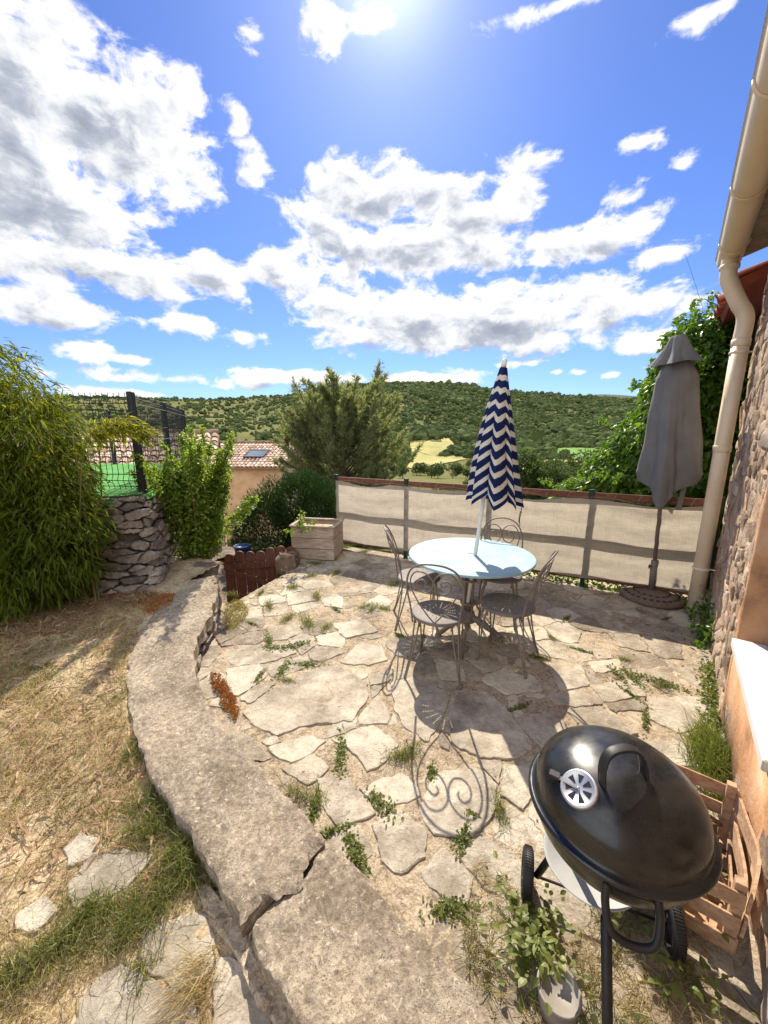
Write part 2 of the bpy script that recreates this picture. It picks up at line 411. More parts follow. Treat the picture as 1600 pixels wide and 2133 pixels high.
# table top: worn pale blue paint
m, nt, out = new_mat('pale_blue_enamel'); v = coords(nt, 'Object')
n1 = noise(nt, v, 6, 8, .68); n2 = noise(nt, v, 40, 6, .7); n3 = noise(nt, v, 2.5, 4)
c = ramp(nt, n1, [(.3, (.20, .325, .38)), (.5, (.26, .385, .435)), (.68, (.33, .44, .475))]).outputs[0]
c = mix(nt, ramp(nt, n2, [(.62, (0, 0, 0)), (.78, (.7, .7, .7))]).outputs[0], c, (.42, .47, .47))
c = mix(nt, ramp(nt, noise(nt, v, 17, 9, .75), [(.66, (0, 0, 0)), (.74, (.6, .6, .6))]).outputs[0], c, (.28, .25, .22))
rg = ramp(nt, n3, [(.3, (.5, .5, .5)), (.7, (.7, .7, .7))]).outputs[0]
finish(nt, out, c, rg, [(n2, .15, .002)], spec=.25); M['tabletop'] = m

# perforated chair seat: radial rows of small round holes
m, nt, out = new_mat('perforated_taupe_sheet'); tc = nt.nodes.new('ShaderNodeTexCoord')
sx = nt.nodes.new('ShaderNodeSeparateXYZ'); nt.links.new(tc.outputs['Object'], sx.inputs[0])
X, Y = sx.outputs[0], sx.outputs[1]
R = math_n(nt, 'SQRT', math_n(nt, 'ADD', math_n(nt, 'MULTIPLY', X, X), math_n(nt, 'MULTIPLY', Y, Y)))
A = math_n(nt, 'ARCTAN2', Y, X)
NS = 16
fa = math_n(nt, 'SUBTRACT', math_n(nt, 'FRACT', math_n(nt, 'ADD', math_n(nt, 'MULTIPLY', A, NS/(2*PI)), .5)), .5)
da = math_n(nt, 'MULTIPLY', fa, math_n(nt, 'MULTIPLY', R, 2*PI/NS))
dr = math_n(nt, 'MULTIPLY', math_n(nt, 'SUBTRACT', math_n(nt, 'FRACT', math_n(nt, 'MULTIPLY', R, 1/.016)), .5), .016)
dist = math_n(nt, 'SQRT', math_n(nt, 'ADD', math_n(nt, 'MULTIPLY', da, da), math_n(nt, 'MULTIPLY', dr, dr)))
hole = math_n(nt, 'LESS_THAN', dist, .0042)
hole = math_n(nt, 'MULTIPLY', hole, math_n(nt, 'GREATER_THAN', R, .05))
hole = math_n(nt, 'MULTIPLY', hole, math_n(nt, 'LESS_THAN', R, .165))
v = coords(nt, 'Object'); n1 = noise(nt, v, 18, 6)
c = ramp(nt, n1, [(.3, (.12, .10, .092)), (.7, (.17, .145, .13))]).outputs[0]
b = finish(nt, out, c, .62, [(noise(nt, v, 60, 4), .08, .001)], spec=.3)
tr = nt.nodes.new('ShaderNodeBsdfTransparent'); mx = nt.nodes.new('ShaderNodeMixShader')
nt.links.new(hole, mx.inputs[0]); nt.links.new(b.outputs[0], mx.inputs[1]); nt.links.new(tr.outputs[0], mx.inputs[2])
nt.links.new(mx.outputs[0], out.inputs[0]); M['seat'] = m

# striped parasol cloth (stripes run across the cloth, UV.y = metres from the tip)
m, nt, out = new_mat('blue_white_striped_cloth')
uvn = nt.nodes.new('ShaderNodeUVMap'); sx = nt.nodes.new('ShaderNodeSeparateXYZ'); nt.links.new(uvn.outputs[0], sx.inputs[0])
wob = math_n(nt, 'MULTIPLY', math_n(nt, 'SUBTRACT', noise(nt, coords(nt, 'Object'), 7, 3), .5), .05)
fr = math_n(nt, 'FRACT', math_n(nt, 'MULTIPLY', math_n(nt, 'ADD', sx.outputs[1], wob), 1/.108))
st = math_n(nt, 'GREATER_THAN', fr, .60)
hem = math_n(nt, 'GREATER_THAN', sx.outputs[1], 1.065)
st = math_n(nt, 'MULTIPLY', st, math_n(nt, 'SUBTRACT', 1.0, hem))
v = coords(nt, 'Object'); nn = noise(nt, v, 9, 5)
blue = ramp(nt, nn, [(.3, (.006, .013, .06)), (.7, (.012, .025, .105))]).outputs[0]
whit = ramp(nt, nn, [(.3, (.56, .53, .47)), (.7, (.70, .67, .60))]).outputs[0]
c = mix(nt, st, blue, whit)
finish(nt, out, c, .85, [(noise(nt, v, 400, 2), .2, .0008)], trans=.22, spec=.15); M['stripe'] = m

# fence screen: loose beige weave, light passes through
m, nt, out = new_mat('beige_screen_weave'); v = coords(nt, 'Object')
w1 = nd(nt, 'ShaderNodeTexNoise', i_Scale=1.0, i_Detail=4)
mp = nt.nodes.new('ShaderNodeMapping'); mp.inputs['Scale'].default_value = (9, 9, 220); nt.links.new(v, mp.inputs[0]); nt.links.new(mp.outputs[0], w1.inputs['Vector'])
w2 = noise(nt, v, 7, 6, .65)
mp2 = nt.nodes.new('ShaderNodeMapping'); mp2.inputs['Scale'].default_value = (170, 170, 4); nt.links.new(v, mp2.inputs[0]); w3 = noise(nt, mp2.outputs[0], 1, 3)
f = math_n(nt, 'ADD', math_n(nt, 'MULTIPLY', w1.outputs['Fac'], .4), math_n(nt, 'ADD', math_n(nt, 'MULTIPLY', w2, .25), math_n(nt, 'MULTIPLY', w3, .35)))
c = ramp(nt, f, [(.36, (.33, .285, .225)), (.64, (.52, .465, .385))]).outputs[0]
finish(nt, out, c, .9, [(f, .3, .002)], trans=.5, spec=.05); M['screen'] = m

# barbecue enamel
m, nt, out = new_mat('black_enamel'); v = coords(nt, 'Object')
n1 = noise(nt, v, 7, 8, .7); n2 = noise(nt, v, 90, 4, .7)
c = ramp(nt, n1, [(.35, (.006, .006, .006)), (.7, (.014, .0135, .013))]).outputs[0]
c = mix(nt, ramp(nt, n2, [(.66, (0, 0, 0)), (.78, (.25, .25, .25))]).outputs[0], c, (.16, .14, .12))
rg = ramp(nt, n1, [(.3, (.17, .17, .17)), (.7, (.38, .38, .38))]).outputs[0]
finish(nt, out, c, rg, [(n1, .03, .01)], spec=.5, coat=.1); M['enamel'] = m

# glass
m, nt, out = new_mat('window_glass'); finish(nt, out, (.02, .022, .025), .06, spec=.6); M['glass'] = m
m, nt, out = new_mat('skylight_glass'); finish(nt, out, (.10, .13, .15), .12, spec=.6); M['skyglass'] = m

# foliage
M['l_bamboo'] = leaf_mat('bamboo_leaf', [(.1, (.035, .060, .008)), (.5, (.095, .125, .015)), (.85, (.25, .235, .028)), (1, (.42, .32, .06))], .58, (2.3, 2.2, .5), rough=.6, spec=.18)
M['l_shrub'] = leaf_mat('young_shrub_leaf', [(.1, (.09, .14, .018)), (.5, (.16, .235, .032)), (.95, (.27, .33, .06))], .55, (1.5, 1.5, .7))
M['l_bush'] = leaf_mat('juniper_leaf', [(.1, (.008, .022, .005)), (.6, (.019, .045, .009)), (1, (.045, .09, .018))], .28, (1.3, 1.4, .6))
M['l_pine'] = leaf_mat('pine_needle', [(.1, (.095, .12, .05)), (.5, (.175, .20, .092)), (1, (.30, .32, .165))], .55, (1.4, 1.4, .8), nscale=.9)
M['l_tree'] = leaf_mat('broadleaf', [(.1, (.026, .045, .011)), (.5, (.05, .08, .018)), (1, (.10, .135, .034))], .35, (1.5, 1.5, .7))
M['l_ltree'] = leaf_mat('pale_broadleaf', [(.1, (.05, .085, .016)), (.5, (.085, .125, .026)), (1, (.14, .17, .045))], .4, (1.4, 1.4, .7))
M['l_vine'] = leaf_mat('vine_leaf', [(.1, (.045, .10, .012)), (.5, (.085, .165, .022)), (1, (.15, .24, .04))], .5, (1.7, 1.7, .6), rough=.38)
M['l_weed'] = leaf_mat('weed_leaf', [(.1, (.075, .095, .02)), (.5, (.15, .18, .045)), (1, (.27, .27, .09))], .42, (1.3, 1.4, .7))
M['l_grass'] = leaf_mat('green_grass', [(.1, (.075, .095, .024)), (.45, (.125, .15, .04)), (.75, (.22, .22, .07)), (1, (.44, .36, .16))], .45, (1.3, 1.3, .7))
M['l_dry'] = leaf_mat('dry_grass', [(.1, (.19, .15, .06)), (.35, (.37, .295, .14)), (.75, (.56, .475, .285)), (1, (.70, .62, .45))], .45, (1.2, 1.1, .8))
M['l_litter'] = leaf_mat('dead_bamboo_leaf', [(.1, (.16, .085, .045)), (.5, (.34, .21, .12)), (1, (.56, .42, .29))], .3, (1.1, 1., .8), rough=.7)
M['l_sedum'] = leaf_mat('orange_sedum', [(.1, (.20, .06, .014)), (.5, (.36, .13, .03)), (.85, (.42, .22, .04)), (1, (.30, .26, .04))], .2, (1.2, 1.1, .7))
M['l_sedumy'] = leaf_mat('yellow_sedum', [(.1, (.16, .15, .02)), (.5, (.30, .27, .035)), (.9, (.40, .30, .05)), (1, (.40, .16, .04))], .2, (1.2, 1.2, .7))
m, nt, out = new_mat('scrub_foliage'); at = nd(nt, 'ShaderNodeAttribute', attribute_name='rnd'); v = coords(nt, 'Object')
f = math_n(nt, 'ADD', math_n(nt, 'MULTIPLY', at.outputs['Fac'], .6), math_n(nt, 'MULTIPLY', noise(nt, v, .9, 5, .7), .4))
c = ramp(nt, f, [(.15, (.034, .052, .016)), (.5, (.062, .084, .026)), (.9, (.105, .125, .044))]).outputs[0]
finish(nt, out, c, .9, [(noise(nt, v, 1.6, 4, .7), 1., .5)], spec=.05); M['scrub'] = m
m, nt, out = new_mat('hill_grass'); v = coords(nt, 'Object')
n1 = noise(nt, v, .006, 8, .65); n2 = noise(nt, v, .06, 7, .7); n3 = noise(nt, v, .5, 4, .7)
f = math_n(nt, 'ADD', math_n(nt, 'MULTIPLY', n1, .5), math_n(nt, 'ADD', math_n(nt, 'MULTIPLY', n2, .3), math_n(nt, 'MULTIPLY', n3, .2)))
c = ramp(nt, f, [(.36, (.075, .085, .028)), (.5, (.115, .117, .038)), (.64, (.175, .155, .06))]).outputs[0]
finish(nt, out, c, .95, [(n3, .6, .6)], spec=.05); M['hill'] = m
M['meadow'] = simple_mat('meadow_grass', [(.20, .19, .055), (.30, .27, .085), (.38, .32, .12)], .05, .95, .4, .7, .4)
M['field'] = simple_mat('green_field', [(.10, .20, .03), (.15, .26, .045)], .05, .95, .4, .7, .4)
M['farhill'] = simple_mat('far_forest', [(.03, .05, .025), (.055, .08, .035)], .02, .95, .5, .1, 4)

# ------------------------------------------------------------------ sky, clouds and sun
SUN_EL, SUN_AZ = math.radians(43.8), math.radians(0.6)
SUN_DIR = Vector((math.sin(SUN_AZ)*math.cos(SUN_EL), math.cos(SUN_AZ)*math.cos(SUN_EL), math.sin(SUN_EL)))
sl = bpy.data.lights.new('sun', 'SUN'); so = bpy.data.objects.new('sun', sl); COL.objects.link(so)
sl.energy = 4.6; sl.angle = math.radians(.53); sl.color = (1, .905, .75)
so.rotation_euler = SUN_DIR.to_track_quat('Z', 'Y').to_euler(); so.location = (0, 10, 20)
SKY = .088
w = bpy.data.worlds.new('World'); scene.world = w; w.use_nodes = True
nt = w.node_tree; nt.nodes.clear()
BLOBS = [  # clouds as surveyed: pixel centre, half sizes, strength
 (60, 150, 200, 190, 1.1), (200, 250, 230, 150, 1.15), (110, 420, 330, 130, 1.1), (340, 400, 140, 110, 1), (150, 540, 260, 70, 1), (30, 60, 150, 120, .9), (330, 200, 90, 80, .9),
 (280, 330, 200, 130, 1.1), (60, 300, 150, 150, 1.1), (250, 560, 200, 60, 1), (760, 700, 120, 40, 1), (940, 700, 140, 40, 1.05), (1250, 660, 120, 45, 1), (700, 500, 140, 50, .95), (1000, 450, 130, 50, .95), (492, 245, 24, 55, .75), (528, 338, 42, 50, .9), (660, 460, 85, 50, .9), (760, 420, 120, 60, 1), (900, 390, 170, 60, 1.05), (1080, 395, 75, 70, 1), (850, 520, 120, 60, 1), (980, 520, 110, 55, 1),
 (450, 570, 170, 55, 1), (600, 580, 170, 70, 1.1), (700, 640, 170, 55, 1.1), (860, 660, 200, 60, 1.1), (1020, 660, 200, 65, 1.1), (1180, 640, 150, 60, 1), (1380, 630, 120, 45, 1), (1100, 715, 240, 35, 1),
 (1230, 500, 150, 45, 1), (1390, 530, 75, 28, .9), (1290, 408, 55, 28, .7), (150, 650, 150, 42, 1), (390, 680, 70, 28, .95), (505, 705, 80, 26, 1), (170, 730, 70, 28, .9), (290, 752, 60, 16, .85),
 (350, 790, 220, 22, 1), (560, 785, 130, 20, 1), (880, 790, 140, 20, 1), (1320, 718, 110, 26, .95), (250, 818, 160, 14, .9), (720, 790, 90, 16, .8),
 (672, 58, 42, 46, .8), (525, 75, 35, 40, .75), (770, 50, 35, 30, .7), (1200, 0, 190, 30, .9), (1440, 40, 80, 40, .85), (1340, 300, 50, 22, .7), (1425, 335, 30, 26, .7), (1090, 757, 32, 11, .8), (1160, 775, 26, 9, .8), (1275, 780, 30, 9, .75), (1200, 775, 24, 8, .7), (1050, 760, 24, 8, .7)]
def azel(px, py):
    x, y, z = ray(px, py); return math.atan2(x, y), math.atan2(z, math.hypot(x, y))
g = bpy.data.node_groups.new('cloud_field', 'ShaderNodeTree')
g.interface.new_socket('P', in_out='INPUT', socket_type='NodeSocketVector')
g.interface.new_socket('D', in_out='INPUT', socket_type='NodeSocketVector')
g.interface.new_socket('F', in_out='OUTPUT', socket_type='NodeSocketFloat')
gi, go = g.nodes.new('NodeGroupInput'), g.nodes.new('NodeGroupOutput')
mp = nd(g, 'ShaderNodeMapping'); mp.inputs['Scale'].default_value = (1, 1, 1.7); g.links.new(gi.outputs[1], mp.inputs[0])
na = nd(g, 'ShaderNodeTexNoise', i_Scale=5.0, i_Detail=10, i_Roughness=.62, i_Distortion=.25); g.links.new(mp.outputs[0], na.inputs['Vector'])
nb = nd(g, 'ShaderNodeTexNoise', i_Scale=17.0, i_Detail=9, i_Roughness=.6, i_Distortion=.5); g.links.new(mp.outputs[0], nb.inputs['Vector'])
ns = math_n(g, 'ADD', math_n(g, 'MULTIPLY', math_n(g, 'SUBTRACT', na.outputs['Fac'], .5), 2.9), math_n(g, 'MULTIPLY', math_n(g, 'SUBTRACT', nb.outputs['Fac'], .5), 1.5))
acc = None
for (bx, by, hw, hh, stg) in BLOBS:
    a0, e0 = azel(bx, by); a1, _ = azel(bx+hw, by); a2, _ = azel(bx-hw, by); _, e1 = azel(bx, by-hh); _, e2 = azel(bx, by+hh)
    ia, ie = 2/(a1-a2), 2/(e1-e2)
    vm = g.nodes.new('ShaderNodeVectorMath'); vm.operation = 'MULTIPLY_ADD'
    g.links.new(gi.outputs[0], vm.inputs[0]); vm.inputs[1].default_value = (ia, ie, 0); vm.inputs[2].default_value = (-a0*ia, -e0*ie, 0)
    ln = g.nodes.new('ShaderNodeVectorMath'); ln.operation = 'LENGTH'; g.links.new(vm.outputs[0], ln.inputs[0])
    val = math_n(g, 'MULTIPLY_ADD', ln.outputs['Value'], -.75*stg, stg)
    acc = val if acc is None else math_n(g, 'SMOOTH_MAX', acc, val, .25)
acc = math_n(g, 'MAXIMUM', acc, -.6)
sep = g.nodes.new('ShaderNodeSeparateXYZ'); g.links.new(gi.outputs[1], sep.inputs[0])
back = math_n(g, 'MULTIPLY_ADD', math_n(g, 'MULTIPLY', sep.outputs[1], -3.0, clamp=True), 1.5, -.6)  # unseen cloud cover behind the camera, added as white fill
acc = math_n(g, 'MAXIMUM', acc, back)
res = math_n(g, 'ADD', acc, ns); g.links.new(res, go.inputs[0])

tc = nt.nodes.new('ShaderNodeTexCoord'); Dn = tc.outputs['Generated']
def azel_nodes(vec):
    s = nt.nodes.new('ShaderNodeSeparateXYZ'); nt.links.new(vec, s.inputs[0])
    az = math_n(nt, 'ARCTAN2', s.outputs[0], s.outputs[1])
    h = math_n(nt, 'SQRT', math_n(nt, 'ADD', math_n(nt, 'MULTIPLY', s.outputs[0], s.outputs[0]), math_n(nt, 'MULTIPLY', s.outputs[1], s.outputs[1])))
    el = math_n(nt, 'ARCTAN2', s.outputs[2], h)
    c = nt.nodes.new('ShaderNodeCombineXYZ'); nt.links.new(az, c.inputs[0]); nt.links.new(el, c.inputs[1]); return c.outputs[0], el
nv = nt.nodes.new('ShaderNodeVectorMath'); nv.operation = 'NORMALIZE'; nt.links.new(Dn, nv.inputs[0]); Dv = nv.outputs[0]
P1, EL = azel_nodes(Dv)
sh = nt.nodes.new('ShaderNodeVectorMath'); sh.operation = 'MULTIPLY_ADD'      # a step towards the sun
sh.inputs[0].default_value = SUN_DIR; sh.inputs[1].default_value = (.045,)*3; nt.links.new(Dv, sh.inputs[2])
nv2 = nt.nodes.new('ShaderNodeVectorMath'); nv2.operation = 'NORMALIZE'; nt.links.new(sh.outputs[0], nv2.inputs[0])
P2, _ = azel_nodes(nv2.outputs[0])
def cf(P, D):
    n = nt.nodes.new('ShaderNodeGroup'); n.node_tree = g; nt.links.new(P, n.inputs[0]); nt.links.new(D, n.inputs[1]); return n.outputs[0]
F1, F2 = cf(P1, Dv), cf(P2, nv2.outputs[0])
cov = nd(nt, 'ShaderNodeMapRange', interpolation_type='SMOOTHSTEP'); cov.inputs[1].default_value = .20; cov.inputs[2].default_value = .64; nt.links.new(F1, cov.inputs[0])
lit = math_n(nt, 'SUBTRACT', F1, F2)                        # sunward edges lit
thick = nd(nt, 'ShaderNodeMapRange', interpolation_type='SMOOTHSTEP'); thick.inputs[1].default_value = .4; thick.inputs[2].default_value = 1.35; nt.links.new(F1, thick.inputs[0])
shade = math_n(nt, 'ADD', math_n(nt, 'MULTIPLY', lit, .95), math_n(nt, 'SUBTRACT', .90, math_n(nt, 'MULTIPLY', thick.outputs[0], .62)), clamp=True)
CW = 5.9
ccol = ramp(nt, shade, [(.0, (.36, .40, .49)), (.35, (.52, .56, .65)), (.62, (.86, .88, .92)), (.85, (1.08, 1.07, 1.05)), (1, (1.15, 1.13, 1.10))]).outputs[0]
cc = nt.nodes.new('ShaderNodeVectorMath'); cc.operation = 'SCALE'; cc.inputs[3].default_value = CW; nt.links.new(ccol, cc.inputs[0])
sky = nd(nt, 'ShaderNodeTexSky'); sky.sky_type = 'NISHITA'; sky.sun_disc = False
sky.sun_elevation = SUN_EL; sky.sun_rotation = SUN_AZ; sky.altitude = 600; sky.air_density = 1.0; sky.dust_density = .3; sky.ozone_density = 2.5
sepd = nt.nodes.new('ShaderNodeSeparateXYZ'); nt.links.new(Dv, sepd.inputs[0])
rear_fill = math_n(nt, 'MULTIPLY_ADD', math_n(nt, 'MULTIPLY', sepd.outputs[1], -2.5, clamp=True), 1.6, 1.0)   # unseen clouds behind the camera, brightened as added fill for the shadows
ccx = nt.nodes.new('ShaderNodeVectorMath'); ccx.operation = 'SCALE'; nt.links.new(cc.outputs[0], ccx.inputs[0]); nt.links.new(rear_fill, ccx.inputs[3]); ccb = ccx.outputs[0]
skc = mix(nt, 1.0, sky.outputs[0], (.50, .615, .96), 'MULTIPLY')
sd_ = nt.nodes.new('ShaderNodeVectorMath'); sd_.operation = 'DOT_PRODUCT'; nt.links.new(Dv, sd_.inputs[0]); sd_.inputs[1].default_value = SUN_DIR
dp = math_n(nt, 'MAXIMUM', sd_.outputs['Value'], 0.0)
aur = math_n(nt, 'ADD', math_n(nt, 'MULTIPLY', math_n(nt, 'POWER', dp, 40.0), .7), math_n(nt, 'MULTIPLY', math_n(nt, 'POWER', dp, 300.0), 3.5))   # aureole round the sun
ag = nt.nodes.new('ShaderNodeVectorMath'); ag.operation = 'SCALE'; ag.inputs[0].default_value = (1, .98, .94); nt.links.new(aur, ag.inputs[3])
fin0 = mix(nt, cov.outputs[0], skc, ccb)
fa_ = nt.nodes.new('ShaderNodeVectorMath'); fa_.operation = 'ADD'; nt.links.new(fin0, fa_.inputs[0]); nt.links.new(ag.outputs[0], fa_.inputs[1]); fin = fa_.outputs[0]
bg = nt.nodes.new('ShaderNodeBackground'); bg.inputs[1].default_value = SKY; nt.links.new(fin, bg.inputs[0])
wo = nt.nodes.new('ShaderNodeOutputWorld'); nt.links.new(bg.outputs[0], wo.inputs[0])
scene.view_settings.view_transform = 'Standard'; scene.view_settings.look = 'None'
scene.view_settings.exposure = 1.0; scene.view_settings.gamma = 1
scene.cycles.max_bounces = 8; scene.cycles.transparent_max_bounces = 12
scene.cycles.use_denoising = True

# ================================================================== SETTING
W0 = Vector((1.24, .92, 0)); WD = Vector((.602, .7985, 0)).normalized(); WN = Vector((-WD.y, WD.x, 0))   # house wall line, outward normal
def hw(u, n=0., z=0.): return W0+WD*u+WN*n+Vector((0, 0, z))
FP = [Vector((-.72, 5.83, 0)), Vector((.31, 5.30, 0)), Vector((1.32, 4.78, 0)), Vector((2.33, 4.26, 0)), Vector((3.33, 3.745, 0))]  # fence posts
FD = (FP[-1]-FP[0]).normalized(); FN = Vector((-FD.y, FD.x, 0));  FN = FN if FN.y > 0 else -FN
def gz(x, y):                       # garden height
    t = min(max(y, -2), 4.2)
    k_ = min(1, max(0, (t-1.35)/.7)); k_ = k_*k_*(3-2*k_)
    return .025+.10*(t-1)-.075*(1-k_)+.012*math.sin(3.1*x+1)+.012*math.sin(2.3*y+.5*x)
def wz(y): return .045+.10*(min(y, 4.2)-1)      # top of the low wall

# --- terrain out to the horizon: polar sheet
RIDGE = [(-900, 838), (-300, 838), (-100, 835), (150, 827), (300, 828), (420, 832), (560, 826), (640, 821), (700, 812), (760, 801), (850, 797), (960, 800), (1010, 811), (1100, 819), (1180, 826), (1300, 834), (1500, 842), (1800, 850), (3000, 850)]
def px_az(px):
    x, y, z = ray(px, 830); return math.atan2(x, y)
RA = [px_az(p[0]) for p in RIDGE]
RE = [(lambda r: r[2]/math.hypot(r[0], r[1]))(ray(*p)) for p in RIDGE]
def terr(r, a):
    r = np.asarray(r, float); a = np.asarray(a, float)
    front = np.clip((np.cos(a)+.15)/.5, 0, 1)
    te = np.interp(a, RA, RE)
    zr = CAM_H+900*te*front-30*(1-front)
    prof_r = [0, 9, 14, 25, 60, 120, 200, 300, 380]
    prof_z = [-1.2, -1.6, -2.6, -4.2, -9, -15, -20.5, -21, -18]
    z0 = np.interp(r, prof_r, prof_z)
    t = np.clip((r-330)/(900-330), 0, 1); hillf = t*.85+.15*t*t
    z = np.where(r < 330, z0, np.interp(330, prof_r, prof_z)*(1-hillf)+zr*hillf)
    z = np.where(r > 900, zr-(r-900)*.16, z)
    x, y = r*np.sin(a), r*np.cos(a)
    amp = np.clip((r-60)/500, 0, 1)*np.where(r > 800, np.clip((1000-r)/200, 0, 1)*.6+.4, 1)
    z = z+amp*(7*np.sin(x*.013+1.2)*np.sin(y*.011+.4)+4*np.sin(x*.031+y*.017)+1.6*np.sin(x*.07-y*.05))*np.where(r > 760, np.clip((900-r)/140, .12, 1), 1)
    return z
rs = np.concatenate([np.linspace(.0, 14, 12), np.geomspace(15, 1500, 110), [2200, 4000, 9000]])
as_ = np.linspace(-PI, PI, 361)
RR, AA = np.meshgrid(rs, as_, indexing='ij'); ZZ = terr(RR, AA)
V = np.stack([RR*np.sin(AA), RR*np.cos(AA), ZZ], -1).reshape(-1, 3)
n = len(as_); ii, kk = np.meshgrid(np.arange(len(rs)-1), np.arange(n-1), indexing='ij'); b = (ii*n+kk).reshape(-1, 1)
tag(np_mesh('hillside_terrain', V, [b+np.array([[0, n, n+1, 1]])], M['hill'], smooth=True), kind='structure')
MEADOWS = []
def draped(name, pts, mat, lift=.5, N=26):
    MEADOWS.append([(px_az(p[0])*300, p[1]) for p in pts])
    """ground patch: outline given as (azimuth px, distance)"""
    A = np.array([[px_az(p[0]), p[1]] for p in pts]); c = A.mean(0)
    mb = MB(); m = len(A); rows = []
    fine = np.concatenate([np.linspace(A[i], A[(i+1) % m], 8, endpoint=False) for i in range(m)])
    fine = fine*(1+RG.normal(0, .006, fine.shape))
    for t in np.linspace(0, 1, 9):
        q = c+(fine-c)*max(t, .001); z = terr(q[:, 1], q[:, 0])+lift*(1-.0*t)
        rows.append([Vector((r*math.sin(a), r*math.cos(a), zz)) for (a, r), zz in zip(q, z)])
    mb.grid(rows, True, True)
    return tag(mb.build(name, mat), kind='structure')
draped('meadow', [(840, 255), (870, 270), (905, 285), (975, 318), (968, 336), (915, 345), (960, 395), (935, 425), (900, 405), (848, 398), (862, 350)], M['meadow'], .6)
draped('field', [(1160, 335), (1265, 330), (1260, 385), (1165, 400)], M['field'], .8)
draped('meadow', [(1085, 300), (1180, 285), (1270, 300), (1262, 322), (1150, 325)], M['meadow'], .7)
# far blue ridge
mb = MB(); rows = [[], [], []]
for px in range(1000, 1700, 20):
    x, y, z = ray(px, 830); a = math.atan2(x, y); e = [840, 830, 822, 821, 824, 828, 835, 842]
    py = float(np.interp(px, [1100, 1180, 1230, 1265, 1310, 1360, 1450, 1600], e)); rx, ry, rz = ray(px, py); te = rz/math.hypot(rx, ry)
    for k, (R_, h) in enumerate(((2600, -60), (3400, CAM_H+3400*te), (4400, -60))): rows[k].append(Vector((R_*math.sin(a), R_*math.cos(a), h)))
mb.grid(rows); tag(mb.build('distant_ridge', M['farhill']), kind='structure')

# --- near bank falling away from the terrace
mb = MB(); rows = []
for i in range(14):
    t = i/13; row = []
    for k in range(40):
        q = FP[0]-FD*4+FD*(k/39*13); q = q+FN*(t*9-.12)
        row.append(Vector((q.x, q.y, -.06-2.9*t-.1*math.sin(k*.9+i)-(0 if k > 12 else (12-k)*.07))))
    rows.append(row)
mb.grid(rows); tag(mb.build('bank', M['soil']), kind='structure')

# --- low wall plan (survey of the coping edges, heights along its rise)
def wall_pt(px, py):
    z = .15
    for _ in range(8):
        p = on_z(px, py, z); z = wz(p.y)
    return on_z(px, py, z)
LWL = [wall_pt(*p) for p in [(392, 1208), (345, 1245), (300, 1300), (270, 1360), (262, 1410), (272, 1500), (298, 1570), (335, 1645), (385, 1720), (440, 1800), (482, 1870), (512, 1912)]]
LWR = [wall_pt(*p) for p in [(452, 1196), (455, 1225), (440, 1275), (412, 1325), (402, 1370), (412, 1420), (435, 1470), (480, 1525), (535, 1590), (590, 1645), (640, 1698), (692, 1752)]]
SL_L = [on_z(p[0], p[1], .06) for p in [(514, 1925), (560, 2010), (640, 2133), (700, 2240), (800, 2450)]]
SL_R = [on_z(p[0], p[1], .06) for p in [(696, 1760), (790, 1855), (890, 1960), (985, 2065), (1100, 2220), (1350, 2500)]]
def resample(P, n):
    P = [Vector(p) for p in P]; d = [0]
    for a, b_ in zip(P, P[1:]): d.append(d[-1]+(b_-a).length)
    out = []
    for t in np.linspace(0, d[-1], n):
        k = min(np.searchsorted(d, t, 'right')-1, len(P)-2); f = (t-d[k])/max(1e-9, d[k+1]-d[k]); out.append(P[k].lerp(P[k+1], float(f)))
    return out
def fbm(x, y, s=1.0, seed=0):
    v = 0; a = 1; f = s
    for o in range(5):
        v += a*math.sin(f*x*1.7+seed+o*1.9+1.3*math.sin(f*y*1.3+o))*math.sin(f*y*1.9-seed*.7+o*2.3+1.1*math.sin(f*x*1.1-o)); a *= .5; f *= 2.03
    return v
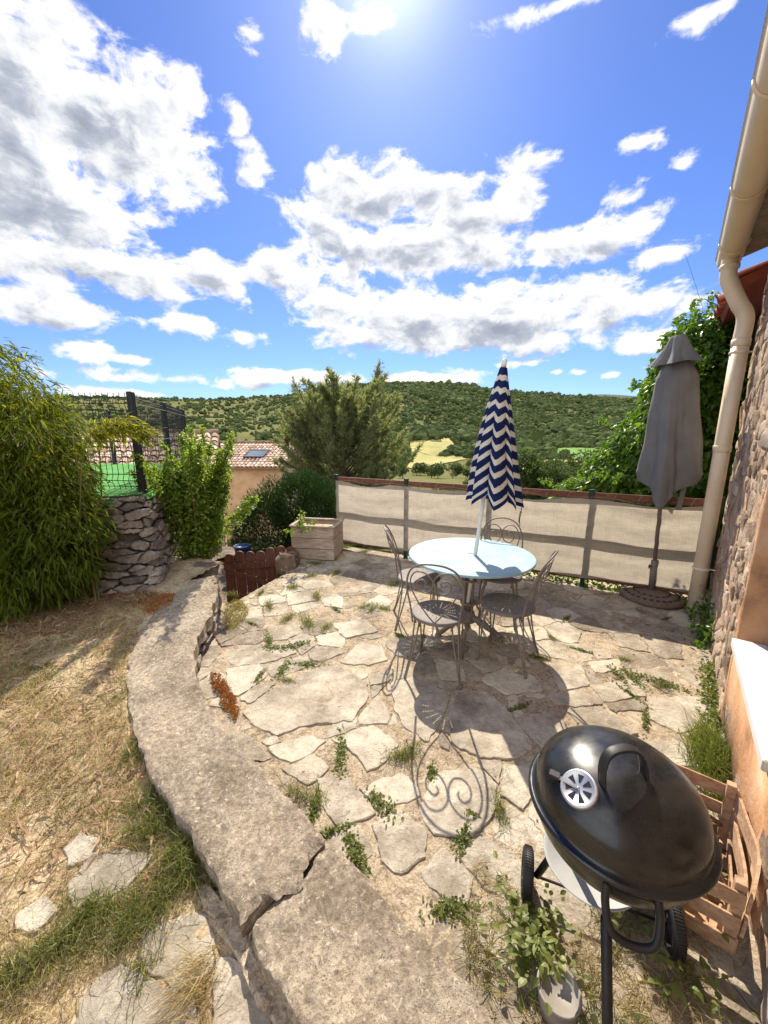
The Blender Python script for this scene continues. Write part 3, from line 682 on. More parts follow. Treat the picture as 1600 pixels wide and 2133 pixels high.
def slab_mesh(mb, Ls, Rs, zf, thick, m, nseg, rough, seed, e0=None, e1=None):
    """coping slab: bumpy top between two edge lines, broken edges, sides going down"""
    Ls, Rs = resample(Ls, nseg), resample(Rs, nseg); rows = []
    for i in range(nseg):
        row = []
        for k in range(m+1):
            t = k/m; p = Ls[i].lerp(Rs[i], t)
            e = min(t, 1-t)*m
            for ef, j_ in ((e0, i), (e1, nseg-1-i)):
                if ef and j_ < 9:
                    dr_ = (Rs[min(i+1, nseg-1)]+Ls[min(i+1, nseg-1)]-Rs[max(i-1, 0)]-Ls[max(i-1, 0)]).normalized(); p = p+dr_*ef(t)*(1-j_/9)
            jit = .010 if e < .5 else .003
            p = p+Vector((jit*fbm(p.x, p.y, 9, seed), jit*fbm(p.y, p.x, 9, seed+2), 0))
            z = zf(p.y)+rough*fbm(p.x, p.y, 6, seed)+rough*.7*fbm(p.x, p.y, 23, seed+1)
            if e < .5: z -= .007+.008*fbm(p.x, p.y, 14, seed)
            if i in (0, nseg-1): z -= .008; p = p+Vector((0, (.016 if i else -.01)*fbm(p.x, 1.0, 12, seed), 0))
            row.append(Vector((p.x, p.y, z)))
        left = [Vector((row[0].x, row[0].y, row[0].z-thick)), Vector((row[0].x, row[0].y, row[0].z-thick*.5))+Vector((.006*fbm(i, 1, 2), 0, 0))]
        right = [Vector((row[-1].x, row[-1].y, row[-1].z-thick*.5))+Vector((.006*fbm(i, 2, 2), 0, 0)), Vector((row[-1].x, row[-1].y, row[-1].z-thick))]
        rows.append(left+row+right)
    mb.grid([r[2:-2] for r in rows], True); mb.grid([r[:3] for r in rows], True); mb.grid([r[-3:] for r in rows], True); mb.add([p for r in (rows[0], rows[-1]) for p in r], [])
    nn_ = len(rows[0]); b = len(mb.v)-2*nn_
    mb.f.append(tuple(b+k for k in range(nn_))); mb.sm.append(False)
    mb.f.append(tuple(b+nn_+k for k in reversed(range(nn_)))); mb.sm.append(False)
joint = lambda t: .045*math.sin(PI*t*1.25)*(1-.3*t)-.022*math.sin(PI*t*3.1)+.008*math.sin(t*29)+.006*math.sin(t*47+1)
lw = thing('low_wall', 'low curved garden wall with rough speckled concrete coping beside the paved terrace', 'wall', tuple((LWL[5]+LWR[5])/2*1.0))
mb = MB(); slab_mesh(mb, LWL, LWR, wz, .09, 26, 150, .0045, 3.0, None, lambda t: joint(t)-.012); mb.build('coping', M['cope'], lw)
bs = thing('stone_slab', 'wide pitted concrete slab continuing the low wall below the big crack, nearest the viewer', 'slab', tuple((SL_L[1]+SL_R[1])/2))
OFF_Z = lambda y: .06-.03*max(0, 1.3-y)
mb = MB(); slab_mesh(mb, SL_L, SL_R, OFF_Z, .10, 34, 110, .004, 8.0, lambda t: joint(t)+.004); mb.build('slab_top', M['cope'], bs)

# --- voronoi stone fields
def clip(poly, a, b, c):                    # keep a*x+b*y<=c
    out = []
    for i in range(len(poly)):
        p, q = poly[i], poly[(i+1) % len(poly)]; dp, dq = a*p[0]+b*p[1]-c, a*q[0]+b*q[1]-c
        if dp <= 0: out.append(p)
        if (dp < 0) != (dq < 0):
            t = dp/(dp-dq); out.append((p[0]+(q[0]-p[0])*t, p[1]+(q[1]-p[1])*t))
    return out
def voronoi(seeds, bounds, k=22):
    S = np.array(seeds); cells = []
    for s in S:
        d = np.hypot(*(S-s).T); poly = list(bounds)
        for j in np.argsort(d)[1:k]:
            q = S[j]; a, b_ = q-s; poly = clip(poly, a, b_, a*(q[0]+s[0])/2+b_*(q[1]+s[1])/2)
            if len(poly) < 3: break
        cells.append(poly)
    return cells
def inside(p, poly):
    r = False
    for i in range(len(poly)):
        a, b_ = poly[i], poly[i-1]
        if (a[1] > p[1]) != (b_[1] > p[1]) and p[0] < (b_[0]-a[0])*(p[1]-a[1])/(b_[1]-a[1])+a[0]: r = not r
    return r
def shrink(poly, g):
    n_ = len(poly); cx = sum(p[0] for p in poly)/n_; cy = sum(p[1] for p in poly)/n_
    ar = sum(poly[i][0]*poly[(i+1) % n_][1]-poly[(i+1) % n_][0]*poly[i][1] for i in range(n_))
    sgn = 1 if ar > 0 else -1; out = list(poly)
    for i in range(n_):
        p, q = poly[i], poly[(i+1) % n_]; ex, ey = q[0]-p[0], q[1]-p[1]; L = math.hypot(ex, ey)
        if L < 1e-6: continue
        nx, ny = ey/L*sgn, -ex/L*sgn
        out = clip(out, nx, ny, nx*p[0]+ny*p[1]-g)
        if len(out) < 3: return []
    return out
def roughen(poly, step, amp, rnd):
    step *= .75
    out = []; n_ = len(poly)
    for i in range(n_):
        p, q = poly[i], poly[(i+1) % n_]; L = math.hypot(q[0]-p[0], q[1]-p[1]); m_ = max(1, int(L/step))
        for k in range(m_):
            t = k/m_; x, y = p[0]+(q[0]-p[0])*t, p[1]+(q[1]-p[1])*t
            out.append((x+rnd.gauss(0, amp), y+rnd.gauss(0, amp)))
    for _ in range(1):
        out = [((out[i-1][0]+6*out[i][0]+out[(i+1) % len(out)][0])/8, (out[i-1][1]+6*out[i][1]+out[(i+1) % len(out)][1])/8) for i in range(len(out))]
    return out
class Stones:
    """stones laid on a surface given by f(u, v, d)->point; collected in one mesh with a tint per stone"""
    def __init__(s): s.V, s.F, s.r = [], [], []
    def add(s, poly, h, f, bev, rnd, dome=0., tilt=.0, base=-.03, tint=None):
        bev *= .6
        n_ = len(poly)
        if n_ < 3: return
        cx = sum(p[0] for p in poly)/n_; cy = sum(p[1] for p in poly)/n_
        tx, ty = rnd.gauss(0, tilt), rnd.gauss(0, tilt); t = rnd.random() if tint is None else tint
        R = max(math.hypot(p[0]-cx, p[1]-cy) for p in poly)
        rings = [(1., base), (1., h-bev)]
        b1 = max(.3, 1-bev*.8/R); rings += [(b1, h-bev*.25), (max(.25, 1-bev*2.2/R), h), (.5, h+dome)]
        b = len(s.V)
        for k, (sc, z) in enumerate(rings):
            for p in poly:
                x, y = cx+(p[0]-cx)*sc, cy+(p[1]-cy)*sc
                zz = z if k == 0 else z+tx*(x-cx)+ty*(y-cy)+(rnd.gauss(0, bev*.18) if k in (1, 2, 3) else 0)
                s.V.append(f(x, y, zz))
        s.V.append(f(cx, cy, h+dome*1.2)); s.r += [t]*(n_*len(rings)+1)
        for k in range(len(rings)-1):
            for i in range(n_):
                j = (i+1) % n_; s.F.append((b+k*n_+i, b+k*n_+j, b+(k+1)*n_+j, b+(k+1)*n_+i))
        l = b+(len(rings)-1)*n_
        for i in range(n_): s.F.append((l+i, l+(i+1) % n_, b+n_*len(rings)))
    def build(s, name, mat, parent=None, smooth=False):
        off = root_off(parent); me = bpy.data.meshes.new(name)
        me.from_pydata([(p[0]-off.x, p[1]-off.y, p[2]-off.z) for p in s.V], [], s.F)
        me.polygons.foreach_set('use_smooth', [smooth]*len(s.F))
        at = me.attributes.new('rnd', 'FLOAT', 'POINT'); at.data.foreach_set('value', s.r)
        import bmesh
        bm = bmesh.new(); bm.from_mesh(me); bmesh.ops.recalc_face_normals(bm, faces=bm.faces); bm.to_mesh(me); bm.free()
        return link_mesh(name, me, mat, parent)

# --- terrace
PE = [on_z(*p) for p in [(463, 1262), (500, 1246), (560, 1212), (600, 1190)]]
patio_poly = [(FP[0]+FN*.12)-FD*.35, FP[0]+FN*.12, FP[4]+FN*.12, hw(3.5, 0), hw(3.5, -.3), hw(-3, -.3), Vector((-1.2, -2.2, 0)), SL_L[3], SL_L[0]] + [Vector((p.x, p.y, 0)) for p in [LWR[10].lerp(LWL[10], .3), LWR[8].lerp(LWL[8], .3), LWR[6].lerp(LWL[6], .3), LWR[4].lerp(LWL[4], .3), LWR[2].lerp(LWL[2], .3), LWR[1].lerp(LWL[1], .12)]] + PE + [Vector((-1.17, 4.98, 0)), Vector((-1.32, 5.4, 0))]
pp = [(p.x, p.y) for p in patio_poly]
# top sheet with gentle undulation
mb = MB(); mb.prism([(p[0], p[1]) for p in pp], -1.1, -.012)
tag(mb.build('terrace_base', M['mortar']), kind='structure')
key = [  # big flags seen in the photo
 [(503, 1488), (530, 1463), (560, 1440), (650, 1395), (692, 1383), (730, 1402), (766, 1425), (770, 1455), (745, 1482), (735, 1505), (650, 1510), (575, 1532), (540, 1520)],
 [(953, 1442), (1010, 1437), (1050, 1470), (1115, 1555), (1080, 1580), (1000, 1583), (940, 1548), (932, 1500)],
 [(815, 1420), (860, 1412), (905, 1430), (938, 1450), (922, 1500), (893, 1548), (838, 1512), (822, 1480)],
 [(690, 1540), (772, 1510), (833, 1550), (797, 1592), (764, 1606), (742, 1575)],
 [(660, 1622), (722, 1615), (785, 1690), (772, 1700), (702, 1726), (668, 1680)],
 [(776, 1716), (835, 1685), (892, 1735), (885, 1790), (835, 1827), (800, 1805)],
 [(868, 1820), (923, 1765), (985, 1830), (977, 1890), (920, 1872)],
 [(908, 1610), (1000, 1600), (1040, 1640), (1030, 1700), (985, 1746), (900, 1740), (868, 1690)],
 [(708, 1382), (750, 1336), (797, 1345), (806, 1375), (770, 1386)],
 [(770, 1406), (822, 1393), (812, 1420), (770, 1430)],
 [(748, 1490), (788, 1448), (813, 1482), (808, 1508), (747, 1510)],
 [(1180, 1478), (1250, 1472), (1330, 1528), (1260, 1548), (1210, 1520)],
 [(1070, 1500), (1150, 1480), (1195, 1520), (1160, 1560), (1125, 1555)],
 [(1222, 1380), (1290, 1372), (1300, 1395), (1240, 1402)],
 [(470, 1395), (540, 1380), (555, 1410), (500, 1450), (475, 1445)],
 [(585, 1605), (655, 1570), (690, 1600), (640, 1640)],
 [(555, 1560), (640, 1530), (680, 1545), (640, 1580), (590, 1590)],
 [(460, 1370), (510, 1345), (600, 1340), (620, 1360), (560, 1380), (490, 1390)],
 [(560, 1385), (640, 1365), (650, 1385), (590, 1410), (560, 1410)],
 [(1050, 1600), (1110, 1590), (1120, 1640), (1090, 1690), (1045, 1660)],
 [(1290, 1555), (1400, 1540), (1500, 1570), (1470, 1600), (1350, 1590)],
 [(905, 1375), (960, 1380), (975, 1420), (920, 1415)],
 [(1140, 1380), (1210, 1385), (1230, 1430), (1165, 1440)],
 [(1350, 1455), (1450, 1450), (1495, 1500), (1420, 1530), (1355, 1500)],
 [(1230, 1430), (1330, 1410), (1345, 1450), (1260, 1465)],
 [(690, 1300), (760, 1290), (790, 1315), (720, 1330)],
 [(595, 1240), (650, 1228), (665, 1250), (600, 1262)],
]
st = Stones(); rnd = random.Random(4); flat = lambda x, y, d: (x, y, d)
keyw = []
for kp in key:
    q = [on_z(*p) for p in kp]; q = [(p.x, p.y) for p in q]; keyw.append(q)
    st.add(roughen(q, .035, .006, rnd), .004+rnd.random()*.004, flat, .006, rnd, .0, .003, tint=.55+rnd.random()*.4)
seeds = []; placed = list(keyw)
area = [(-2.2, -.2), (3.7, -.2), (3.7, 6.2), (-2.2, 6.2)]
tries = 0
while tries < 9000:
    tries += 1
    p = (rnd.uniform(-2.2, 3.7), rnd.uniform(-.2, 6.2))
    dmin = .20 if rnd.random() < .5 else .36
    if inside(p, pp) and all((p[0]-q[0])**2+(p[1]-q[1])**2 > dmin**2 for q in seeds): seeds.append(p)
for cell in voronoi(seeds, area):
    q = shrink(cell, rnd.uniform(.002, .011))
    if len(q) < 3: continue
    c = (sum(p[0] for p in q)/len(q), sum(p[1] for p in q)/len(q))
    # trim against key stones
    bad = False
    for kq in keyw:
        kc = (sum(p[0] for p in kq)/len(kq), sum(p[1] for p in kq)/len(kq))
        if math.hypot(kc[0]-c[0], kc[1]-c[1]) > 1.4: continue
        if inside(c, kq): bad = True; break
        if any(inside(p, q) for p in kq) or any(inside(p, kq) for p in q):
            # cut the cell by the key stone's edge that best separates it
            best = None
            for i in range(len(kq)):
                a, b_ = kq[i], kq[(i+1) % len(kq)]; ex, ey = b_[0]-a[0], b_[1]-a[1]; L = math.hypot(ex, ey)+1e-9; nx, ny = ey/L, -ex/L
                if nx*(kc[0]-a[0])+ny*(kc[1]-a[1]) < 0: nx, ny = -nx, -ny     # nx points into the key stone
                d = nx*(c[0]-a[0])+ny*(c[1]-a[1])
                if best is None or d < best[0]: best = (d, nx, ny, nx*a[0]+ny*a[1]-.012)
            q = clip(q, *best[1:])
            if len(q) < 3: bad = True; break
    if bad: continue
    ni = sum(inside(p, pp) for p in q)
    if ni < len(q) and (c[1] > 3.5 or c[1] < 1.5 or c[0] > 1.5 or ni < len(q)*.4): continue
    placed.append(q)
    if rnd.random() < .13: continue
    st.add(roughen(q, .03, .0075, rnd), -.002+rnd.random()*.008, flat, .006, rnd, .0, .008)
for _ in range(13000):                       # small fillers in the leftover gaps
    p = (rnd.uniform(-1.8, 3.5), rnd.uniform(.5, 5.6)); r_ = rnd.choice((rnd.uniform(.035, .09), rnd.uniform(.08, .16))); n_ = rnd.randint(4, 6); a0 = rnd.uniform(0, 6.3); sx_ = rnd.uniform(.6, 1.5)
    q = [(p[0]+r_*sx_*rnd.uniform(.75, 1.15)*math.cos(a0+2*PI*k/n_), p[1]+r_/sx_*rnd.uniform(.75, 1.15)*math.sin(a0+2*PI*k/n_)) for k in range(n_)]
    if not inside(p, pp) or (p[1] > 3.5 and not all(inside(k, pp) for k in q)): continue
    ok_ = True
    for w_ in placed:
        if abs(w_[0][0]-p[0]) > .9 or abs(w_[0][1]-p[1]) > .9: continue
        if inside(p, w_) or any(inside(k, w_) for k in q) or any(inside(k, q) for k in w_) or any(inside(((q[i][0]+q[i-1][0])/2, (q[i][1]+q[i-1][1])/2), w_) for i in range(n_)): ok_ = False; break
    if ok_: placed.append(q); st.add(roughen(q, .03, .005, rnd), -.001+rnd.random()*.006, flat, .006, rnd, 0, .01)
tag(st.build('terrace_flagstones', M['flag']), kind='structure')
# bumpy joint fill
mb = MB(); nx_, ny_ = 150, 150; rows = []
xs, ys = np.linspace(-2.4, 3.9, nx_), np.linspace(-.3, 6.2, ny_)
vs, idm, fs = [], {}, []
for i, x in enumerate(xs):
    for j, y in enumerate(ys):
        if inside((x, y), pp):
            idm[i, j] = len(vs); vs.append((x, y, -.002+.0035*fbm(x, y, 4, 2)+.0025*fbm(x, y, 19, 5)))
for (i, j) in idm:
    if all(k in idm for k in ((i+1, j), (i, j+1), (i+1, j+1))): fs.append((idm[i, j], idm[i+1, j], idm[i+1, j+1], idm[i, j+1]))
mb.add(vs, fs, True); tag(mb.build('terrace_joints', M['mortar']), kind='structure')
# loose pebbles and grit on the terrace
st = Stones()
for _ in range(190):
    p = (rnd.uniform(-1.7, 3.2), rnd.uniform(.6, 5.2))
    if not inside(p, pp): continue
    s_ = rnd.uniform(.002, .008); n_ = rnd.randint(5, 7)
    poly = [(p[0]+s_*rnd.uniform(.7, 1.2)*math.cos(2*PI*k/n_), p[1]+s_*rnd.uniform(.6, 1.1)*math.sin(2*PI*k/n_)) for k in range(n_)]
    st.add(poly, s_*.7+.006, flat, s_*.4, rnd, 0, 0, 0, rnd.uniform(.4, 1))
tag(st.build('loose_grit', M['flag']), kind='stuff')

# --- garden on the left
gp = [(-9, -2.2), (SL_L[3].x+.05, -2.2), (SL_L[3].x, SL_L[3].y), (SL_L[1].x, SL_L[1].y), (SL_L[0].x+.03, SL_L[0].y)] + [(LWL[k].x+.05, LWL[k].y) for k in (10, 8, 6, 4, 2, 0)] + [(-1.75, 4.1), (-2.3, 4.3), (-9, 4.3)]
vs, idm, fs = [], {}, []
xs, ys = np.concatenate([np.linspace(-9, -3.4, 12), np.linspace(-3.3, .2, 110)]), np.linspace(-2.2, 4.3, 150)
for i, x in enumerate(xs):
    for j, y in enumerate(ys):
        if inside((x, y), gp):
            idm[i, j] = len(vs); vs.append((x, y, gz(x, y)+.006*fbm(x, y, 4, 1)+.004*fbm(x, y, 17, 3)))
for (i, j) in idm:
    if all(k in idm for k in ((i+1, j), (i, j+1), (i+1, j+1))): fs.append((idm[i, j], idm[i+1, j], idm[i+1, j+1], idm[i, j+1]))
mb = MB(); mb.add(vs, fs, True); tag(mb.build('garden_ground', M['soil']), kind='structure')
mb = MB(); mb.prism(gp, -1.2, -.16); tag(mb.build('garden_subsoil', M['soil']), kind='structure')
def g_pt(px, py):
    z = 0
    for _ in range(8): p = on_z(px, py, z); z = gz(p.x, p.y)
    return on_z(px, py, z)
st = Stones(); gstones = []
for kp in [[(288, 1958), (322, 1925), (425, 1898), (447, 1955), (440, 2025), (385, 2065), (300, 2025)],
           [(140, 2150), (195, 2045), (255, 2012), (330, 2050), (400, 2085), (420, 2160), (380, 2280), (150, 2280)],
           [(135, 1850), (185, 1790), (255, 1768), (320, 1785), (285, 1835), (190, 1895), (150, 1890)],
           [(130, 1772), (165, 1735), (205, 1745), (195, 1790), (140, 1805)],
           [(30, 1905), (90, 1870), (125, 1895), (80, 1945), (30, 1940)],
           [(452, 1990), (500, 2010), (560, 2120), (600, 2230), (470, 2240), (440, 2100)]]:
    q = [g_pt(*p) for p in kp]; q = [(p.x, p.y) for p in q]; gstones.append(q)
    st.add(roughen(q, .03, .006, rnd), .009, lambda x, y, d: (x, y, gz(x, y)+d), .006, rnd, .0, .01, tint=.62+rnd.random()*.3)
tag(st.build('garden_path', M['flag']), kind='structure')
# mortar ledge between the garden path and the slab
mb = MB()
slab_mesh(mb, [g_pt(*p) for p in [(408, 1845), (430, 1900), (480, 1990), (545, 2110), (620, 2260)]], [on_z(p[0], p[1], -.02) for p in [(440, 1838), (500, 1920), (535, 1990), (600, 2085), (690, 2240)]], lambda y: -.022+.06*max(0, y-1.05), .1, 8, 60, .005, 5.)
tag(mb.build('mortar_ledge', M['mortar']), kind='structure')

# --- terrace-side face of the low wall, in rubble
rnd = random.Random(9)
edge = resample(LWR[:9], 120); edl = [0]
for a, b_ in zip(edge, edge[1:]): edl.append(edl[-1]+(b_-a).length)
Ltot = edl[-1]
def lw_face(u, v, d):
    u = min(max(u, 0), Ltot-1e-4); k = min(int(np.searchsorted(edl, u, 'right'))-1, len(edge)-2)
    f = (u-edl[k])/(edl[k+1]-edl[k]); p = edge[k].lerp(edge[k+1], f); t = (edge[k+1]-edge[k]).normalized(); nn_ = Vector((-t.y, t.x, 0))
    q = p+nn_*(d-.015); return (q.x, q.y, v*(wz(p.y)-.085))
seeds = [(rnd.uniform(0, Ltot), rnd.uniform(0, 1)) for _ in range(70)]
seeds2 = [(s[0], s[1]*.35) for s in seeds]
st = Stones()
for c in voronoi(seeds2, [(0, 0), (Ltot, 0), (Ltot, .35), (0, .35)]):
    q = shrink(c, .008)
    if len(q) > 2: st.add(roughen([(p[0], p[1]) for p in q], .04, .004, rnd), rnd.uniform(.0, .03), lambda x, y, d: lw_face(x, y/.35, d), .012, rnd, .006, .03, -.05)
st.build('rubble_face', M['darkrubble'], lw, False)
mb = MB(); rows = [[Vector(lw_face(u, v, -.02)) for v in (-.6, 1.0)] for u in np.linspace(0, Ltot, 60)]; mb.grid(rows)
mb.build('mortar_core', M['core'], lw)
# far end blocks of the low wall
mb = MB()
for (px, py, z, s_) in [(398, 1206, .36, .17), (430, 1170, .42, .22), (410, 1150, .52, .22), (440, 1128, .60, .18)]:
    pass
# --- lower path and steps behind the gate
mb = MB(); mb.prism([(-4, 3.95), (-1.2, 3.9), (-.9, 7.5), (-4, 8)], -1.3, -.62); tag(mb.build('lower_path', M['path']), kind='structure')

# ================================================================== FURNITURE
# --- bistro chair, built facing +y (back at -y)
def spline(P, n=12):
    P = [Vector(p) for p in P]; Q = [P[0]*2-P[1]]+P+[P[-1]*2-P[-2]]; out = []
    for i in range(1, len(Q)-2):
        for k in range(n):
            t = k/n; a, b_, c, d = Q[i-1:i+3]
            out.append(.5*((2*b_)+(c-a)*t+(2*a-5*b_+4*c-d)*t*t+(3*b_-a-3*c+d)*t**3))
    out.append(P[-1]); return out
SEAT_H, BACK_H, SR = .455, .93, .205
def back_pt(x, h):                   # point in the leaning plane of the back
    y = -SR+.015-.13*(max(h, 0)/(BACK_H-SEAT_H))**1.1
    y += .10*(x/.2)**2*(.55-.3*h)     # wraps a little round the seat
    return Vector((x, y, SEAT_H+h))
def make_chair(label):
    t = thing('garden_chair', label, 'chair', (0, 0, 0), 'bistro chairs round the table')
    mb = MB(); mb.lathe([(0, SEAT_H+.004), (SR-.012, SEAT_H+.006), (SR-.004, SEAT_H+.003), (SR, SEAT_H-.004), (SR-.002, SEAT_H-.012)], 56, cap=False)
    s = mb.build('seat', M['seat'], t)
    mb = MB(); mb.lathe([(SR+.004*math.cos(a), SEAT_H-.012+.005*math.sin(a)) for a in np.linspace(0, 2*PI, 9)[:-1]], 56, closed=True)
    mb.build('seat_rim', M['iron'], s)
    H = BACK_H-SEAT_H; rr = .0052
    mb = MB()
    arc = [(-.165, -.03), (-.178, .10), (-.195, .22), (-.19, .32), (-.155, .41), (-.09, .46), (0, H), (.09, .46), (.155, .41), (.19, .32), (.195, .22), (.178, .10), (.165, -.03)]
    hoop = spline([back_pt(x, h) for x, h in arc], 8); mb.tube(hoop, .0068, 8)
    bk = mb.build('backrest_hoop', M['iron'], t)
    for sx in (-1, 1):
        mb = MB()
        sc = [(0, 0), (-.055, .07), (-.115, .16), (-.158, .26), (-.158, .345), (-.115, .405), (-.055, .405), (-.008, .36), (-.006, .30), (-.035, .255), (-.08, .25), (-.112, .285), (-.108, .33), (-.075, .35), (-.05, .33), (-.055, .305)]
        mb.tube(spline([back_pt(sx*-x if sx > 0 else x, h)+Vector((0, .002*sx, 0)) for x, h in sc], 7), rr, 7)
        mb.build('scroll', M['iron'], bk)
    for (a, ro, back) in ((45, .235, 0), (135, .235, 0), (222, .27, 1), (318, .27, 1)):
        mb = MB(); A = math.radians(a)
        rad = Vector((math.cos(A), math.sin(A), 0)); tn = Vector((-rad.y, rad.x, 0))
        foot = rad*ro+Vector((0, -.035 if back else 0, 0))
        for sg in (-1, 1):
            top = rad*(SR-.02)+tn*sg*.033+Vector((0, 0, SEAT_H-.012))
            pts = spline([top, top.lerp(foot, .35)+rad*(.012 if not back else -.01)+Vector((0, 0, SEAT_H*.62*0)), top.lerp(foot, .75)+rad*(-.006), foot+tn*sg*.007+Vector((0, 0, .012))], 5)
            pts = [Vector((p.x, p.y, p.z)) for p in pts]; mb.tube(pts, .0062, 7)
        n_ = 10   # arched bracket under the seat
        ar = [rad*(SR-.02)+tn*(.033*math.cos(PI*k/n_))+Vector((0, 0, SEAT_H-.065+.045*math.sin(PI*k/n_))) for k in range(n_+1)]; mb.tube(ar, .0075, 6)
        mb.box(rad*(SR-.02)+Vector((0, 0, SEAT_H-.02)), (.012, .075, .014), Matrix((rad, tn, Vector((0, 0, 1)))).transposed())
        mb.lathe([(.011, .0), (.012, .012), (.008, .03), (0, .032)], 10, foot)
        mb.build('leg', M['iron'], t)
    return t
chair0 = make_chair('taupe iron chair in front of the blue table, scrolled back towards the viewer')
spots = [((.41, 2.66), (.30, .95), None),
         ((.965, 2.80), (-.84, .54), 'taupe iron chair right of the blue table with shaded perforated seat'),
         ((.32, 3.40), (.97, .0), 'taupe iron chair left of the blue table, back seen edge on'),
         ((1.09, 3.44), (-.30, -.95), 'taupe iron chair behind the blue table, scrolled back against the beige screen')]
for i, ((x, y), fd, lab) in enumerate(spots):
    o = chair0 if i == 0 else copy_tree(chair0)
    if lab: o['label'] = lab
    o.location = (x, y, .004); o.rotation_euler = (0, 0, math.atan2(-fd[0], fd[1]))

# --- round table
TC = Vector((.765, 3.25, 0)); TH = .72; TR = .545
t = thing('bistro_table', 'round garden table with worn pale blue top on a taupe iron pedestal', 'table', TC)
mb = MB(); mb.lathe([(0.026, TH-.004), (.026, TH), (TR-.01, TH), (TR-.003, TH-.002), (TR, TH-.007), (TR, TH-.018), (TR-.004, TH-.021), (TR-.012, TH-.018), (TR-.016, TH-.006), (.026, TH-.006)], 96, TC, closed=False, smooth=False)
top = mb.build('tabletop', M['tabletop'], t)
mb = MB()
for k in range(4):
    a = k*PI/2+.5; d = Vector((math.cos(a), math.sin(a), 0))
    mb.tube(spline([TC+d*.19+Vector((0, 0, TH-.02)), TC+d*.13+Vector((0, 0, TH-.08)), TC+d*.055+Vector((0, 0, TH-.22)), TC+d*.048+Vector((0, 0, .35)), TC+d*.05+Vector((0, 0, .12))], 6), .0105, 8)
mb.lathe([(.07, .25), (.074, .255), (.074, .27), (.07, .275)], 20, TC); mb.lathe([(.066, .47), (.07, .475), (.07, .487), (.066, .49)], 20, TC)
mb.lathe([(.20, TH-.026), (.205, TH-.022), (.20, TH-.018), (.17, TH-.018), (.17, TH-.026)], 32, TC)
mb.lathe([(.03, .08), (.03, TH-.03), (.027, TH-.03)], 16, TC)
mb.build('pedestal', M['iron'], t)
for a in (205, 320, 85):
    A = math.radians(a); d = Vector((math.cos(A), math.sin(A), 0)); mb = MB()
    mb.tube(spline([TC+Vector((0, 0, .13)), TC+d*.10+Vector((0, 0, .115)), TC+d*.22+Vector((0, 0, .07)), TC+d*.32+Vector((0, 0, .026))], 5), [.03]*5+[.03]*5+[.027]*5+[.024], 10)
    mb.lathe([(.0, .0), (.03, .0), (.03, .018), (0, .022)], 12, TC+d*.315)
    mb.build('foot', M['iron'], t)
mb = MB(); mb.lathe([(.07, .08), (.075, .10), (.06, .17), (.04, .19)], 18, TC); mb.build('pedestal_collar', M['iron'], t)

# --- striped parasol through the table
A0 = Vector((.752, 3.215, .26)); A1 = Vector((.945, 3.20, 2.30)); AX = (A1-A0).normalized()
t = thing('striped_parasol', 'closed navy and white striped parasol standing through the table', 'parasol', A0)
mb = MB(); mb.tube([A0, A1-AX*.03], .0165, 14); mb.build('pole', M['polewhite'], t)
mb = MB()
Rz = AX.to_track_quat('Z', 'Y').to_matrix()
mb.lathe([(.02, -.035), (.021, 0), (.019, .03), (.015, .034), (0, .035)], 14, A1, Rz); mb.build('finial', M['polewhite'], t)
def canopy(name, apex, axis, Rf, S, nr, val, folds, mat, parent, nth=10, ns=44, sway=(0, 0), seed=0, hem=None, r0=.012, phase=0., jit=1., wg=None, vexp=1.3, crease=0.):
    X_ = Vector((1, 0, 0)); X_ = (X_-axis*X_.dot(axis)).normalized(); Q = Matrix((X_, axis.cross(X_), axis)).transposed(); rows = []; uv = []
    N = nr*nth; rr = random.Random(seed); ph = [rr.uniform(-.25, .25) for _ in range(nr+1)]; dep = [rr.uniform(.75, 1.25) for _ in range(nr)]; vd_ = [rr.uniform(.3, 1.5) for _ in range(nr)]; wgt = wg or [rr.uniform(.85, 1.15) for _ in range(nr)]
    for i in range(ns+1):
        s = S*i/ns; row = []; r_ = []
        for k in range(N):
            seg = k//nth; t_ = (k % nth)/nth; va = max(0, math.sin(PI*t_))**vexp      # 0 on the rib, 1 in the fold
            R_ = Rf(s/S)*(wgt[seg]*(1-t_)+wgt[(seg+1) % nr]*t_)
            fo = folds*dep[seg]*min(1, s/S*1.6)
            a = phase+2*PI*(seg+t_)/nr; a += jit*ph[seg]*va*min(1, s/S*2)+jit*.9*folds*va*math.sin(2*PI*t_)*min(1, s/S)*.5
            r = r0+R_*(1-fo*va+.10*fo*math.sin(3*PI*t_))
            if crease: r += crease*(math.sin(a*9+3*math.sin(s*4+seed))+.7*math.sin(a*17-s*6))*min(1, 2*s/S)+crease*.8*math.sin(s*23+a*3)*va
            z = -s*(1-val*vd_[seg]*va)
            p = Vector((r*math.cos(a)+sway[0]*(s/S)**2, r*math.sin(a)+sway[1]*(s/S)**2, z))
            if hem: p = hem(p, a, s/S)
            row.append(Q @ p+apex); r_.append((a, s))
        rows.append(row); uv.append(r_)
    mb = MB(); mb.grid(rows, True, True); o = mb.build(name, mat, parent, recalc=False)
    me = o.data; lay = me.uv_layers.new(name='UVMap'); flatuv = [c for r_ in uv for c in r_]
    for l in me.loops: lay.data[l.index].uv = flatuv[l.vertex_index]
    return o
Rst = lambda q: .015+.225*q**1.05+.02*math.sin(PI*q)
canopy('canopy', A1-AX*.03, AX, Rst, 1.10, 7, .09, .46, M['stripe'], t, nth=18, seed=5, r0=.014, sway=(.075, -.01))
mb = MB(); q = Vector((1.14, 3.13, 1.16)); mb.tube(spline([q, q+Vector((.0, 0, -.05)), q+Vector((-.008, .0, -.10)), q+Vector((-.002, 0, -.155))], 4), .003, 6)
